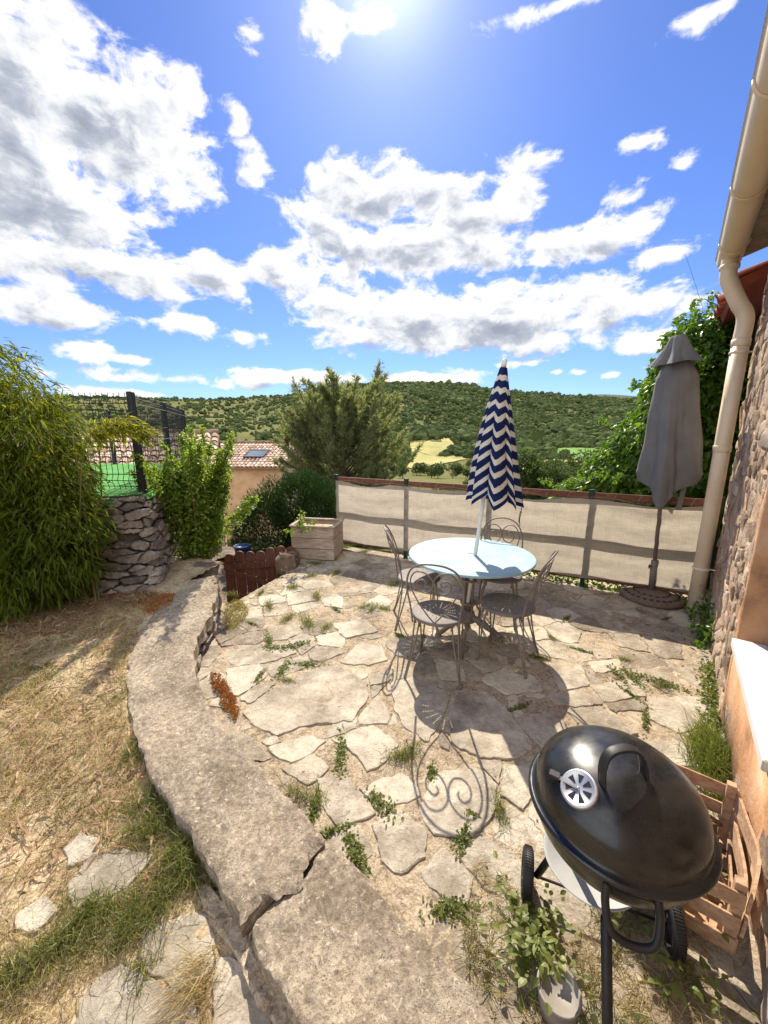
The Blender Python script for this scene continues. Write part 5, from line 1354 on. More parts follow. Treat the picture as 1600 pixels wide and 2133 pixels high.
# dark awning cloth / shutter edge folded at the jamb
mb = MB(); rows = [[hw(WU1-.10+.02*math.sin(k*.8), -.15-.03*math.sin(k*1.1+j), WZ0+.03+(.55)*j/8) for k in range(8)] for j in range(9)]
rows = [[hw(WU1-.08-.035*k*(1-.5*(j/8)**2), -.10+.014*math.sin(k*1.9), WZ0+.02+.62*j/8) for k in range(9)] for j in range(9)]; mb.grid(rows, True); mb.build('curtain', M['greycloth'], wf)
# roof edge, gutter and downpipe
SLP = math.radians(17); U_ = WD; Vd = (-WN*math.cos(SLP)+Vector((0, 0, math.sin(SLP))))
mb = MB()
def rp(u, v_, dz): return hw(u, .22, EAVE+.08)+Vd*v_-hw(0, 0, 0)+hw(u, 0, 0)-hw(u, 0, 0)+Vector((0, 0, dz)) if False else hw(u, .22, EAVE+.08)+Vd*v_+Vector((0, 0, dz))
P = [rp(u, v_, dz) for dz in (-.125, -.085) for (u, v_) in ((-3, 0), (UE+.1, 0), (UE+.1, 2.5), (-3, 2.5))]
mb.add(P, [(0, 1, 2, 3), (4, 5, 6, 7), (0, 1, 5, 4), (1, 2, 6, 5), (2, 3, 7, 6), (3, 0, 4, 7)]); rb = mb.build('roof', M['oldwood'], ho)
tile_roof('roof_tile', hw(-3, .24, EAVE+.10), WD, Vd, UE+3.1, 2.4, M['redtile'], rb, .2, .36)
gz0 = EAVE-.02; gN = .27; mb = MB(); rows = []
for i in range(2):
    u = (-3, UE+.12)[i]; ring = []
    for k in range(25):
        a = PI+PI*k/24; ring.append(hw(u, gN+.09*math.cos(a), gz0+.09*math.sin(a)))
    ring += [hw(u, gN+.102*math.cos(0), gz0+.008)]+[hw(u, gN+.084*math.cos(PI+PI*k/24), gz0+.084*math.sin(PI+PI*k/24)) for k in reversed(range(25))]
    rows.append(ring)
mb.grid(rows, True, True); n_ = len(rows[0])
mb.add([hw(UE+.12, gN+.09*math.cos(PI+PI*k/24), gz0+.09*math.sin(PI+PI*k/24)) for k in range(25)], [tuple(range(25))]); gu = mb.build('gutter', M['pipe'], ho)
mb = MB()
for u in (.2, 1.15, 2.1, 3.05):
    mb = MB(); mb.tube([hw(u, gN+.095*math.cos(a), gz0+.095*math.sin(a)) for a in np.linspace(PI, 2*PI, 17)], .008, 6); mb.build('gutter_bracket', M['pipe'], gu)
PN = .11; pu = 3.23; r_ = .061
mb = MB(); path = spline([hw(pu, gN, gz0-.06), hw(pu, gN, gz0-.20), hw(pu, gN-.03, gz0-.29), hw(pu, PN+.06, gz0-.44), hw(pu, PN, gz0-.56), hw(pu, PN, gz0-.75)], 8); mb.tube(path, r_, 20)
mb.tube([hw(pu, PN, gz0-.74), hw(pu, PN, 1.6), hw(pu, PN, .0)], r_+.001, 20)
dpipe = mb.build('downpipe', M['pipe'], ho)
mb = MB()
for z in (.47, 2.45): mb = MB(); mb.lathe([(r_+.003, -.012), (r_+.009, -.008), (r_+.009, .008), (r_+.003, .012)], 20, hw(pu, PN, z)); mb.tube([hw(pu, PN-.06, z), hw(pu, -.02, z)], .006, 6); mb.build('pipe_collar', M['pipe'], dpipe)
for z in (gz0-.77, 1.62): mb = MB(); mb.lathe([(r_+.001, -.03), (r_+.006, -.028), (r_+.006, .03), (r_+.001, .032)], 20, hw(pu, PN, z)); mb.build('pipe_collar', M['pipe'], dpipe)
mb = MB(); mb.lathe([(r_+.002, -.02), (r_+.010, -.014), (r_+.010, .014), (r_+.002, .02)], 20, hw(pu, gN, gz0-.14))
mb.build('pipe_collar', M['pipe'], dpipe)
# --- neighbour's lower annex beyond the pipe, with its tile edge
an = thing('tiled_annex', 'lower stone annex with red roof tiles, behind the climbing vine and the downpipe', 'outbuilding', hw(5, 0, 0))
mb = MB(); wallbox(mb, UE+.22, 7.5, -3, 3.12, -3.0, -.12); mb.build('wall', M['darkrubble'], an)
tile_roof('roof', hw(UE+.15, .20, 3.14), WD, (-WN*.94+Vector((0, 0, .34))), 4.4, 3.0, M['redtile'], an, .2, .36)
mb = MB(); mb.tube(spline([hw(4.6, .2, 3.16), hw(4.55, .32, 3.2), hw(4.5, .40, 3.25), hw(4.5, .44, 3.22)], 4), .004, 5); mb.build('hook', M['anthracite'], an)

# --- dry stone retaining wall with turf terrace
rw = thing('retaining_wall', 'rough dry stone retaining wall holding up the green turf terrace, in shade behind bamboo', 'wall', (-2.4, 3.6, .2))
path = resample([(-5.2, 3.62, 0), (-3.4, 3.52, 0), (-2.65, 3.45, 0), (-2.42, 3.49, 0), (-2.28, 3.64, 0), (-2.34, 3.95, 0), (-2.80, 5.1, 0), (-3.35, 6.9, 0)], 160)
pl_ = [0]
for a, b_ in zip(path, path[1:]): pl_.append(pl_[-1]+(b_-a).length)
RL = pl_[-1]
def rtop(u): return 1.10+.06*min(1, u/3)+.012*math.sin(u*5)
def rface(u, v_, d):
    u = min(max(u, 0), RL-1e-4); k = min(int(np.searchsorted(pl_, u, 'right'))-1, len(path)-2); f = (u-pl_[k])/(pl_[k+1]-pl_[k]); p = path[k].lerp(path[k+1], f)
    t0 = (path[min(k+2, len(path)-1)]-path[max(k-1, 0)]).normalized(); nn_ = Vector((t0.y, -t0.x, 0)); zz = .12+v_
    q = p+nn_*(d-.07*v_+.05); return (q.x, q.y, zz)
rnd = random.Random(5); seeds = []
while len(seeds) < 620:
    p = (rnd.uniform(0, RL), rnd.uniform(-.9 if len(seeds) % 3 == 0 else 0, 1.06))
    if all(((p[0]-q[0])/1.9)**2+((p[1]-q[1])*1.3)**2 > .062**2 for q in seeds): seeds.append(p)
st = Stones()
AX, AY = 1.75, .72
for c in voronoi([(s_[0]/AX, s_[1]/AY) for s_ in seeds], [(0, -.9/AY), (RL/AX, -.9/AY), (RL/AX, 1.06/AY), (0, 1.06/AY)]):
    q = shrink([(x*AX, y*AY) for x, y in c], rnd.uniform(.002, .011))
    if len(q) > 2 and rnd.random() > .08: st.add(roughen(q, .03, .007, rnd), rnd.uniform(-.015, .045), rface, .014, rnd, .002, .10, -.07)
st.build('stonework', M['darkrubble'], rw)
mb = MB(); mb.grid([[Vector(rface(u, v_, -.035)) for v_ in (-1.2, 0, .4, .8, 1.07)] for u in np.linspace(0, RL, 90)], True); mb.build('earth_core', M['core'], rw)
mb = MB(); inner = [Vector(rface(u, 1.06, -.0)) for u in np.linspace(0, RL, 60)]
cx = Vector((-4.6, 5.4, 1.19)); rows = []
for t_ in (1.0, .985, .96, .8, .6, .4, .2, .01):
    row = []
    for p in inner+[Vector((-4.6, 7.5, 1.19)), Vector((-6.2, 7.3, 1.19)), Vector((-6.4, 5, 1.19))]:
        q = cx+(Vector((p.x, p.y, 1.2))-cx)*t_; q.z = (1.13 if t_ == 1 else 1.175 if t_ > .98 else 1.19)+.006*fbm(q.x, q.y, 3, 2); row.append(q)
    rows.append(row)
mb.grid(rows, True, True); tag(mb.build('artificial_turf', M['turf']), kind='structure')
# mesh panel fence
mf = thing('mesh_fence', 'black welded mesh fence on square posts round the green turf terrace', 'fence', (-2.42, 3.82, 1.18))
FPs = [Vector((-5.6, 3.95, 1.19)), Vector((-4.0, 3.88, 1.19)), Vector((-2.42, 3.82, 1.18)), Vector((-2.93, 5.28, 1.19)), Vector((-3.53, 6.95, 1.19)), Vector((-5.0, 7.18, 1.19)), Vector((-6.3, 7.2, 1.19))]
for p in FPs:
    mb = MB(); mb.box(p+Vector((0, 0, .48)), (.055, .055, .98), None, .004); mb.lathe([(.05, 0), (.05, .02), (.04, .03)], 4, p); mb.build('post', M['anthracite'], mf)
for a, b_ in zip(FPs, FPs[1:]):
    L = (b_-a).length; d = (b_-a)/L; nn_ = Vector((d.y, -d.x, 0)); mb = MB(); nv_ = int(L/.055)
    def off(z):
        for zc in (.12, .50, .86):
            if abs(z-zc) < .06: return .028*(1-abs(z-zc)/.06)
        return 0
    zs = [.03, .06, .12, .18, .44, .50, .56, .80, .86, .92, .96]
    for k in range(nv_+1):
        q = a+d*(k/nv_*L); mb.tube([q+nn_*(off(z)+.0)+Vector((0, 0, z)) for z in zs], .0036, 4, smooth=False)
    for z in (.06, .12, .18, .44, .50, .56, .80, .86, .92): mb.tube([a+nn_*off(z)+Vector((0, 0, z)), b_+nn_*off(z)+Vector((0, 0, z))], .004, 4, smooth=False)
    mb.build('mesh_panel', M['anthracite'], mf)
# rubble boulders where the low wall meets the shrub, a thing each
def boulder(name, c, s, label, mat, seed, group=None):
    mb = MB(); rows = []
    for i in range(15):
        th = PI*i/14; row = []
        for k in range(26):
            ph = 2*PI*k/26; d = Vector((math.sin(th)*math.cos(ph), math.sin(th)*math.sin(ph), math.cos(th)))
            d2 = Vector([math.copysign(abs(x)**.5, x) for x in d]); r = 1+.14*fbm(d.x*1.3+d.z, d.y*1.3, 1.4, seed)+.05*fbm(d.x*4, d.y*4+d.z, 2, seed)
            row.append(Vector(c)+Vector((d2.x*s[0]*r, d2.y*s[1]*r, d2.z*s[2]*r)))
        rows.append(row)
    mb.grid(rows, False, True); return tag(mb.build(name, mat), label, 'rock', group)
boulder('rock', on_y(425, 1190, 4.05), (.15, .12, .10), 'grey lichened rock under the young green shrub beside the low wall end', M['darkrubble'], 2)
boulder('rock', on_y(437, 1120, 4.5), (.12, .16, .22), 'upright grey rock right of the young green shrub, above the gate', M['darkrubble'], 5)
boulder('rock', on_y(600, 1170, 4.95), (.13, .16, .14), 'block of stone beside the gate under the planter corner', M['rubble'], 8)
boulder('rock', on_y(378, 1225, 3.72), (.10, .08, .05), 'flat pale stone lying at the far end of the low wall', M['rubble'], 11)
b = on_y(505, 1148, 6.2); tb = thing('blue_tub', 'small dark blue plastic tub below the juniper bush, behind the gate', 'tub', (b.x, b.y, b.z-.12))
mb = MB(); q = Vector((b.x, b.y, b.z-.12)); mb.lathe([(.10, 0), (.13, .20), (.14, .205), (.14, .22), (.125, .22), (.12, .19), (.0, .19)], 24, q); mb.build('tub_body', M['blueplastic'], tb)

# ================================================================== VEGETATION
def plant(name, label, cat, base, group=None): return thing(name, label, cat, base, group)
def rndn(n, s): return RG.normal(0, s, (n, 3))
# --- bamboo clump
bb = plant('bamboo_clump', 'tall dense bamboo clump with drooping leaves at the left edge', 'bamboo', (-2.85, 3.2, .2))
mb = MB(); tips = []
for k in range(34):
    bx, by = -3.1+RG.normal(0, .33), 3.3+RG.normal(0, .18); bx = min(bx, -2.62)
    h = RG.uniform(1.1, 1.6); lx, ly = RG.normal(.0, .12), RG.normal(-.04, .12)
    P = spline([(bx, by, .15), (bx+lx*.3, by+ly*.3, .15+h*.5), (bx+lx, by+ly, .15+h)], 6); mb.tube(P, list(np.linspace(.010, .004, len(P))), 6)
mb.build('canes', M['cane'], bb) if False else tag(mb.build('cane', M['cane'], bb), kind='stuff')
# leaf sprays over a lumpy hull
lumps = [((-2.95, 3.05, 1.15), (.56, .40, .95)), ((-3.15, 3.1, 1.75), (.55, .45, .72)), ((-2.72, 3.0, 1.55), (.38, .35, .62)), ((-2.60, 2.98, .95), (.34, .32, .60)), ((-3.3, 2.7, 1.2), (.55, .5, 1.0)), ((-2.95, 2.9, .65), (.45, .35, .45)), ((-3.5, 3.0, 2.0), (.5, .4, .55)), ((-3.6, 2.5, 1.5), (.5, .5, .9))]
Ps, Ds = [], []
for c, s in lumps:
    n = int(520*(s[0]*s[2]+s[1]*s[2])); v = sphere_pts(n); rad = RG.uniform(.55, 1.05, (n, 1))**.6
    p = np.array(c)+np.array([-.2, .22, .07])+v*np.array(s)*rad; d = v*np.array([1, 1, .35])+np.array([.25, -.25, -.35])+rndn(n, .35)
    Ps.append(p); Ds.append(d)
Ps, Ds = np.concatenate(Ps), nrm(np.concatenate(Ds)); ok = (Ps[:, 2] > .28)&(Ps[:, 0] < -2.40); Ps, Ds = Ps[ok], Ds[ok]
# each spray: 7 long leaves fanning from a twig
m_ = 15; P = np.repeat(Ps, m_, 0)+rndn(len(Ps)*m_, .05); D = np.repeat(Ds, m_, 0)+rndn(len(Ps)*m_, .38); Nn = np.array([0.1, -.5, 1.])+rndn(len(P), .45)
zrel = np.clip((P[:, 2]-.9)/1.5, 0, 1); rn_ = np.clip(.10+RG.random(len(P))*.5+.42*zrel*RG.random(len(P)), 0, 1)  # sunlit yellow top put into the leaf tint, rising with height
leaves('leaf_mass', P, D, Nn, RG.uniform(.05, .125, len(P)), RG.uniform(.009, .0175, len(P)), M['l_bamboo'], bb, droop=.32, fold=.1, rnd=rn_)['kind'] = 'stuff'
# arching stem over the mesh fence
st_ = spline([(-2.55, 3.1, .9), (-2.45, 3.2, 1.66), (-2.25, 3.28, 1.83), (-2.03, 3.34, 1.77)], 8)
mb = MB(); mb.tube(st_, .004, 5); mb.build('arching_cane', M['cane'], bb)
P = np.array([st_[int(i)] for i in RG.uniform(10, len(st_)-.01, 520)])+rndn(520, .035); D = np.array([.75, .0, -.15])+rndn(520, .5)
leaves('leaf_spray', P, D, np.array([0, -.3, 1.])+rndn(520, .4), RG.uniform(.07, .13, 520), RG.uniform(.010, .016, 520), M['l_bamboo'], bb, droop=.3, rnd=.5+.5*RG.random(520))['kind'] = 'stuff'

# --- generic branching shrub / tree
def branches(mb, base, dirs, L, r0, n=8, wob=.1, droop=0):
    out = []
    for d in dirs:
        d = Vector(d).normalized(); p = Vector(base); P = [p.copy()]; l = L*RG.uniform(.75, 1.1)
        for k in range(n):
            d = (d+Vector(RG.normal(0, wob, 3))+Vector((0, 0, -droop*k/n))).normalized(); p = p+d*l/n; P.append(p.copy())
        mb.tube(P, list(np.linspace(r0, r0*.25, len(P))), 6); out.append(P)
    return out
# young bright shrub in front of the retaining wall
sb = Vector((-2.2, 4.40, .0)); s1 = plant('young_shrub', 'bright green young leafy shrub against the right flank of the stone retaining wall', 'shrub', sb)
mb = MB(); dirs = [(RG.normal(.05, .11), RG.normal(-.05, .2), 1) for _ in range(40)]; B = branches(mb, sb, dirs, 1.72, .012, 9, .05)
mb.build('stem', M['twig'], s1)
for dr_ in [(.55, -.1, .85), (.35, .1, .9), (.75, .0, .55), (-.2, -.2, .9), (.4, -.25, .8)]: mb = MB(); B += branches(mb, sb+Vector((.05, 0, .45)), [dr_], .95, .008, 9, .06, -.05); mb.build('branch', M['twig'], s1)
P, D = [], []
for b_ in B:
    b_ = [Vector(q) for q in b_]
    for _ in range(640):
        t_ = RG.uniform(.18, 1)**.8*(len(b_)-1); k = min(int(t_), len(b_)-2); q = b_[k].lerp(b_[k+1], t_-k); ax_ = (b_[k+1]-b_[k]).normalized()
        P.append(q+Vector(RG.normal(0, .07*(1.2-t_/len(b_)), 3))); D.append(ax_*.55+Vector(RG.normal(0, .75, 3)))
P, D = np.array(P), np.array(D); leaves('leaf_mass', P, D, np.array([0, -.2, 1.])+rndn(len(P), .5), RG.uniform(.026, .052, len(P)), RG.uniform(.017, .03, len(P)), M['l_shrub'], s1, droop=.15, shape=(1, .9))['kind'] = 'stuff'

# --- juniper bush
jb = Vector((-1.75, 7.4, -.62)); j = plant('juniper_bush', 'dense dark green rounded juniper bush behind the planter and gate', 'bush', jb)
mb = MB(); branches(mb, jb, [(RG.normal(0, .5), RG.normal(0, .5), 1) for _ in range(14)], 1.3, .03); mb.build('stem', M['twig'], j)
P, D = [], []
for c, s in (((-1.75, 7.4, .05), (1.05, .9, .95)), ((-1.2, 7.3, -.05), (.62, .7, .80)), ((-2.35, 7.3, -.15), (.55, .7, .75)), ((-1.55, 7.5, .3), (.7, .6, .72))):
    n = 9000; v = sphere_pts(n); p = np.array(c)+v*np.array(s)*(RG.uniform(.45, 1.0, (n, 1))**.45+.05*np.sin(v[:, :1]*9)*np.sin(v[:, 2:]*8)); P.append(p); D.append(v*np.array([.8, .8, .5])+np.array([0, 0, .75])+rndn(n, .35))
P, D = np.concatenate(P), np.concatenate(D); ok = P[:, 2] > -.75
leaves('leaf_mass', P[ok], D[ok], rndn(ok.sum(), 1), RG.uniform(.05, .12, ok.sum()), RG.uniform(.010, .02, ok.sum()), M['l_bush'], j, droop=.05, simple=True)['kind'] = 'stuff'

# --- the big feathery pine
pb = Vector((-1.55, 15.2, -3.3)); pn = plant('pine_tree', 'big feathery olive green pine standing beyond the fence, taller than the hill', 'tree', pb)
mb = MB(); mb.tube(spline([pb, pb+Vector((.05, 0, 1.8)), pb+Vector((-.05, 0, 4.0)), pb+Vector((.05, 0, 6.8))], 5), list(np.linspace(.17, .04, 16)), 10)
mb.tube([pb+Vector((-.9, -.3, .1)), pb+Vector((-.85, -.25, 1.8)), pb+Vector((-.5, -.1, 3.4))], [.09, .08, .05], 8)
tr = []
for k in range(170):
    z = RG.uniform(.5, 5.9); a = RG.uniform(0, 2*PI); env = 3.15*min(1, (z+.5)/2.2)*(1-max(0, (z-2.6))/5.6)**.75
    d = Vector((math.cos(a), math.sin(a), RG.uniform(.45, 1.0) if z > 1.4 else RG.uniform(.1, .5)))
    Lb = env*RG.uniform(.75, 1.1)/max(.5, math.hypot(d.x, d.y)/d.length); tr += branches(mb, pb+Vector((0, 0, z)), [d], Lb, .035, 8, .08, -.14)
for k in range(44):                                   # leaders that stand out of the crown
    x = RG.choice([-1.9, -1.5, -1.0, -.5, -.2, .1, .4, .8])+RG.normal(0, .13); z = 4.2+RG.uniform(-.3, .4); h = RG.uniform(1.7, 3.1)*(1-.27*abs(x+.2))
    tr += branches(mb, pb+Vector((x, RG.normal(0, .5), z)), [(RG.normal(0, .07), RG.normal(0, .07), 1)], h*.95, .02, 8, .04)
mb.build('trunk', M['barkpine'], pn)
P, D = [], []
for b_ in tr:
    b_ = [Vector(q) for q in b_]
    for _ in range(82):                               # side twigs with a brush of needles
        t_ = RG.uniform(.2, 1)**.7*(len(b_)-1); k = min(int(t_), len(b_)-2); q = b_[k].lerp(b_[k+1], t_-k); ax_ = (b_[k+1]-b_[k]).normalized()
        sd = (ax_*.8+Vector(RG.normal(0, .5, 3))+Vector((0, 0, .35))).normalized(); l = RG.uniform(.12, .42)*(1.15-t_/len(b_)*.75)
        for _ in range(9): 
            P.append(q+sd*l*RG.uniform(0, 1)); D.append(sd+Vector(RG.normal(0, .42, 3)))
P, D = np.array(P), np.array(D); leaves('needle_mass', P, D, rndn(len(P), 1), RG.uniform(.10, .20, len(P)), RG.uniform(.016, .030, len(P)), M['l_pine'], pn, droop=.03, simple=True)['kind'] = 'stuff'

# --- broadleaf trees: tapered trunk, limbs, a crown of leaf clumps
def tree(label, base, H, R, mat, nl=9000, leaf=.14, group=None, bh=.25, name='broadleaf_tree', zs=.8):
    base = Vector(base); t = plant(name, label, 'tree', base, group); mb = MB()
    mb.tube(spline([base, base+Vector((.05*R, 0, H*.3)), base+Vector((0, .04*R, H*.62))], 4), list(np.linspace(.055*R+.05, .03*R+.02, 9)), 8)
    ends = branches(mb, base+Vector((0, 0, H*bh)), [(math.cos(a), math.sin(a), RG.uniform(.4, 1.4)) for a in np.linspace(0, 2*PI, 9)[:-1]+RG.random()], R*.9, .03*R+.012, 5, .12)
    mb.build('trunk', M['barkpine'], t)
    cz = base.z+H*(bh+1)/2; cr_ = H*(1-bh)/2; nc = 26; P, D = [], []
    for k in range(nc):
        v = sphere_pts(1)[0]; f = RG.uniform(.35, .82); c = np.array([base.x+v[0]*R*f, base.y+v[1]*R*f, cz+v[2]*cr_*f]); n = nl//nc; rr = R*RG.uniform(.26, .46)
        u = sphere_pts(n); P.append(c+u*np.array([rr, rr, rr*zs])*RG.uniform(.5, 1.03, (n, 1))**.5); D.append(u+rndn(n, .5)+np.array([0, 0, .1]))
    P, D = np.concatenate(P), np.concatenate(D)
    leaves('crown', P, D, np.array([0, 0, 1.])+rndn(len(P), .6), RG.uniform(leaf*.6, leaf*1.25, len(P)), RG.uniform(leaf*.4, leaf*.75, len(P)), mat, t, droop=.1, simple=True)['kind'] = 'stuff'
    return t
tree('pale yellow green airy tree just beyond the fence, left of the striped parasol', (1.75, 14.2, -3.2), 3.55, 1.25, M['l_ltree'], 9000, .12)
tree('pale green low tree behind the fence beside the pine foot', (.4, 13.5, -2.9), 2.6, .9, M['l_ltree'], 5000, .11)
tree('dark green round tree right of the striped parasol beyond the fence', (6.4, 16.5, -3.6), 5.0, 1.35, M['l_tree'], 11000, .13)
tree('dark leafy tree behind the striped parasol canopy', (4.6, 17.5, -3.7), 4.6, 1.2, M['l_tree'], 8000, .13)
tree('grey green spreading tree on the slope left of the vine', (12.2, 25, -5.0), 5.6, 2.5, M['l_tree'], 9000, .2)
tree('dark tree on the slope between the round tree and the vine', (10.6, 30, -5.6), 5.4, 2.1, M['l_tree'], 7000, .22)
tree('tall slope tree peeping over the fence below the vine', (8.9, 20, -4.3), 3.4, 1.5, M['l_tree'], 7000, .16)
# valley trees: the nearest ones, each a thing of its own
vt_lab = 'dark green oak among those dotted round the valley meadows'
k = 0
for _ in range(4000):
    if k >= 64: break
    px = RG.uniform(640, 1330); r = RG.uniform(150, 330); a = px_az(px); x, y = r*math.sin(a), r*math.cos(a); z = float(terr(r, a))
    if any(inside((a*300, r), q) for q in MEADOWS): continue
    mead = math.sin(x*.045+1)*math.sin(y*.03+2)
    if mead < .15 and RG.random() < .75: continue
    k += 1; H = RG.uniform(4, 7.5); t = plant('oak_tree', vt_lab, 'tree', (x, y, z-.3), 'oaks in the valley meadows')
    mb = MB(); mb.tube([(x, y, z-.3), (x, y, z+H*.4)], [.22, .14], 6); mb.build('trunk', M['barkpine'], t)
    n = 620; P, D = [], []
    for _c in range(9):
        v = sphere_pts(1)[0]; c = np.array([x, y, z+H*.55])+v*np.array([H*.36, H*.36, H*.24]); u = sphere_pts(n//9); P.append(c+u*H*.19*RG.uniform(.6, 1, (n//9, 1))); D.append(u+rndn(n//9, .4))
    P, D = np.concatenate(P), np.concatenate(D); leaves('crown', P, D, np.array([0, 0, 1.])+rndn(len(P), .6), H*.12, H*.085, M['l_tree'], t, simple=True)['kind'] = 'stuff'
# --- scrub over the hills: one uncountable mass of lumpy bushes
def scrub(N):
    import bmesh
    bm = bmesh.new(); bmesh.ops.create_icosphere(bm, subdivisions=2, radius=1); bv = np.array([v.co[:] for v in bm.verts]); bf = np.array([[v.index for v in f.verts] for f in bm.faces]); bm.free()
    A, R_, S = [], [], []
    while len(A) < N:
        a = RG.uniform(px_az(120), px_az(1420)); r = math.sqrt(RG.uniform(330**2, 930**2)); px = 800+F*math.tan(a)/1.0
        dens = np.interp(px, [150, 560, 640, 760, 900, 1300], [.30, .30, .6, .8, 1., 1.]); x, y = r*math.sin(a), r*math.cos(a)
        nz = .5+.5*math.sin(x*.021+1.7*math.sin(y*.013))*math.sin(y*.019+1.3*math.sin(x*.011))
        hi = np.clip((r-800)/100, 0, 1)
        low = np.interp(r, [330, 420, 600], [1.2, 1.15, 1.0])
        if r < 440 and any(inside((a*300, r), q) for q in MEADOWS): continue
        if RG.random() > dens*(.35+.85*nz+.5*hi)*low*.8: continue
        A.append(a); R_.append(r); S.append(min(5.2, .75+float(RG.gamma(2.2, .62)))*(1.25 if r < 450 else 1)*(.8 if px < 620 else 1.05))
    A, R_, S = np.array(A), np.array(R_), np.array(S); Z = terr(R_, A)
    j_ = 1+RG.normal(0, .16, (N, len(bv), 1)); ax_ = np.stack([RG.uniform(.8, 1.35, N), RG.uniform(.8, 1.35, N), RG.uniform(.7, 1.15, N)], 1)[:, None, :]
    V = bv[None]*j_*ax_*S[:, None, None]+np.stack([R_*np.sin(A), R_*np.cos(A), Z+S*.45], 1)[:, None, :]
    Fc = (np.arange(N)*len(bv))[:, None, None]+bf[None]
    rn_ = np.repeat(RG.random(N), len(bv))
    return tag(np_mesh('hillside_scrub', V.reshape(-1, 3), [Fc.reshape(-1, 3)], M['scrub'], None, rn_), kind='stuff')
scrub(17000)

# --- climbing vine on the annex
vb = Vector((3.9, 5.2, -.3)); vn_ = plant('climbing_vine', 'big leafy green climbing vine covering the annex behind the grey parasol', 'vine', vb)
lumps = []
for px, py, Y, s in ((1490, 760, 5.3, .42), (1450, 800, 5.2, .46), (1480, 860, 5.2, .55), (1500, 930, 5.1, .55), (1420, 860, 5.3, .40), (1400, 920, 5.35, .50), (1440, 980, 5.2, .5), (1345, 960, 5.6, .42), (1330, 1010, 5.6, .42), (1280, 1010, 5.9, .36), (1235, 1030, 6.2, .30), (1190, 1040, 6.4, .26), (1400, 1040, 5.3, .5), (1480, 1060, 5.0, .5), (1515, 730, 5.4, .34), (1300, 1070, 5.8, .45), (1400, 1120, 5.4, .5), (1350, 905, 5.6, .34), (1415, 790, 5.4, .34), (1260, 985, 6.0, .28), (1310, 955, 5.8, .34), (1460, 720, 5.4, .36), (1480, 1140, 5.1, .45)):
    lumps.append((on_y(px, py, Y), s*1.18))
P, D = [], []
for c, s in lumps:
    n = int(2300*s*s/.25)+150; v = sphere_pts(n); P.append(np.array(c)+v*s*(RG.uniform(.3, 1.02, (n, 1))**.5)*(1+.12*np.sin(v[:, :1]*7+c.x*5)*np.sin(v[:, 2:]*6+c.z*4))); D.append(v*.6+np.array([-.15, -.2, -.55])+rndn(n, .4))
P, D = np.concatenate(P), np.concatenate(D)
leaves('leaf_mass', P, D, np.array([-.35, -.55, .75])+rndn(len(P), .38), RG.uniform(.035, .12, len(P)), RG.uniform(.03, .085, len(P)), M['l_vine'], vn_, droop=.2, fold=.12, shape=(1., .62))['kind'] = 'stuff'
mb = MB()
for k in range(26):
    c, s = lumps[RG.integers(len(lumps))]; a = Vector(c)+Vector(sphere_pts(1)[0])*s; d = Vector(RG.normal(0, 1, 3))*.12+Vector((-.08, -.02, .10)); q = spline([a-d*.5, a+d*.6, a+d*1.7+Vector((0, 0, -.03))], 4); mb.tube(q, .0025, 4)
for k in range(0): mb.tube(spline([(3.5+RG.normal(0, .4), 5.5, -.8), (3.7+RG.normal(0, .3), 5.4, .6), (4.0+RG.normal(0, .3), 5.4, 1.8)], 5), .018, 6)
mb.build('stem', M['twig'], vn_)
P, D = [], []
for k in range(70):                                  # loose shoots that break the outline
    c, s = lumps[RG.integers(len(lumps))]; v = sphere_pts(1)[0]; v[1] = -abs(v[1])*.6; a = Vector(c)+Vector(v)*s*.95; d = Vector(v)*.25+Vector((-.06, -.04, .22*RG.random()))
    q = spline([a, a+d*.5, a+d+Vector((0, 0, -.05)), a+d*1.3+Vector((0, 0, -.14))], 5)
    for p_ in q:
        for _ in range(3): P.append(p_+Vector(RG.normal(0, .025, 3))); D.append(RG.normal(0, .7, 3)+np.array([0, 0, -.3]))
leaves('leaf_spray', np.array(P), np.array(D), np.array([-.3, -.5, .8])+rndn(len(P), .45), RG.uniform(.025, .085, len(P)), RG.uniform(.02, .06, len(P)), M['l_vine'], vn_, droop=.2, shape=(1., .62), rnd=.35+.65*RG.random(len(P)))['kind'] = 'stuff'
# ivy on the bank below the fence
iv = plant('ivy_patch', 'low dark green ivy showing under the fence screen beside the parasol stand', 'ivy', (2.6, 4.5, -.1))
n = 1500; u = RG.uniform(1.9, 4.6, n); o = np.abs(RG.normal(.12, .16, n))-.02; P = np.array(FP[0])[None]+np.array(FD)[None]*u[:, None]+np.array(FN)[None]*o[:, None]; P[:, 2] = RG.uniform(-.02, .13, n)
leaves('leaf_mass', P, rndn(n, .7)+np.array([0, -.3, .1]), np.array([0, -.4, 1.])+rndn(n, .4), RG.uniform(.03, .06, n), RG.uniform(.025, .045, n), M['l_vine'], iv, droop=.1, rnd=RG.random(n)*.5)['kind'] = 'stuff'
iv2 = plant('ivy_patch', 'small dark ivy climbing the foot of the house wall beside the cream downpipe', 'ivy', tuple(hw(2.9, .1, 0)))
n = 380; u = RG.uniform(2.4, 3.3, n); P = np.array([hw(a, abs(RG.normal(.03, .07)), abs(RG.normal(0, .12))+.005) for a in u])
leaves('leaf_mass', P, rndn(n, .7), np.array([-.4, -.2, .8])+rndn(n, .5), RG.uniform(.025, .05, n), RG.uniform(.02, .035, n), M['l_vine'], iv2, droop=.1, rnd=RG.random(n)*.6)['kind'] = 'stuff'
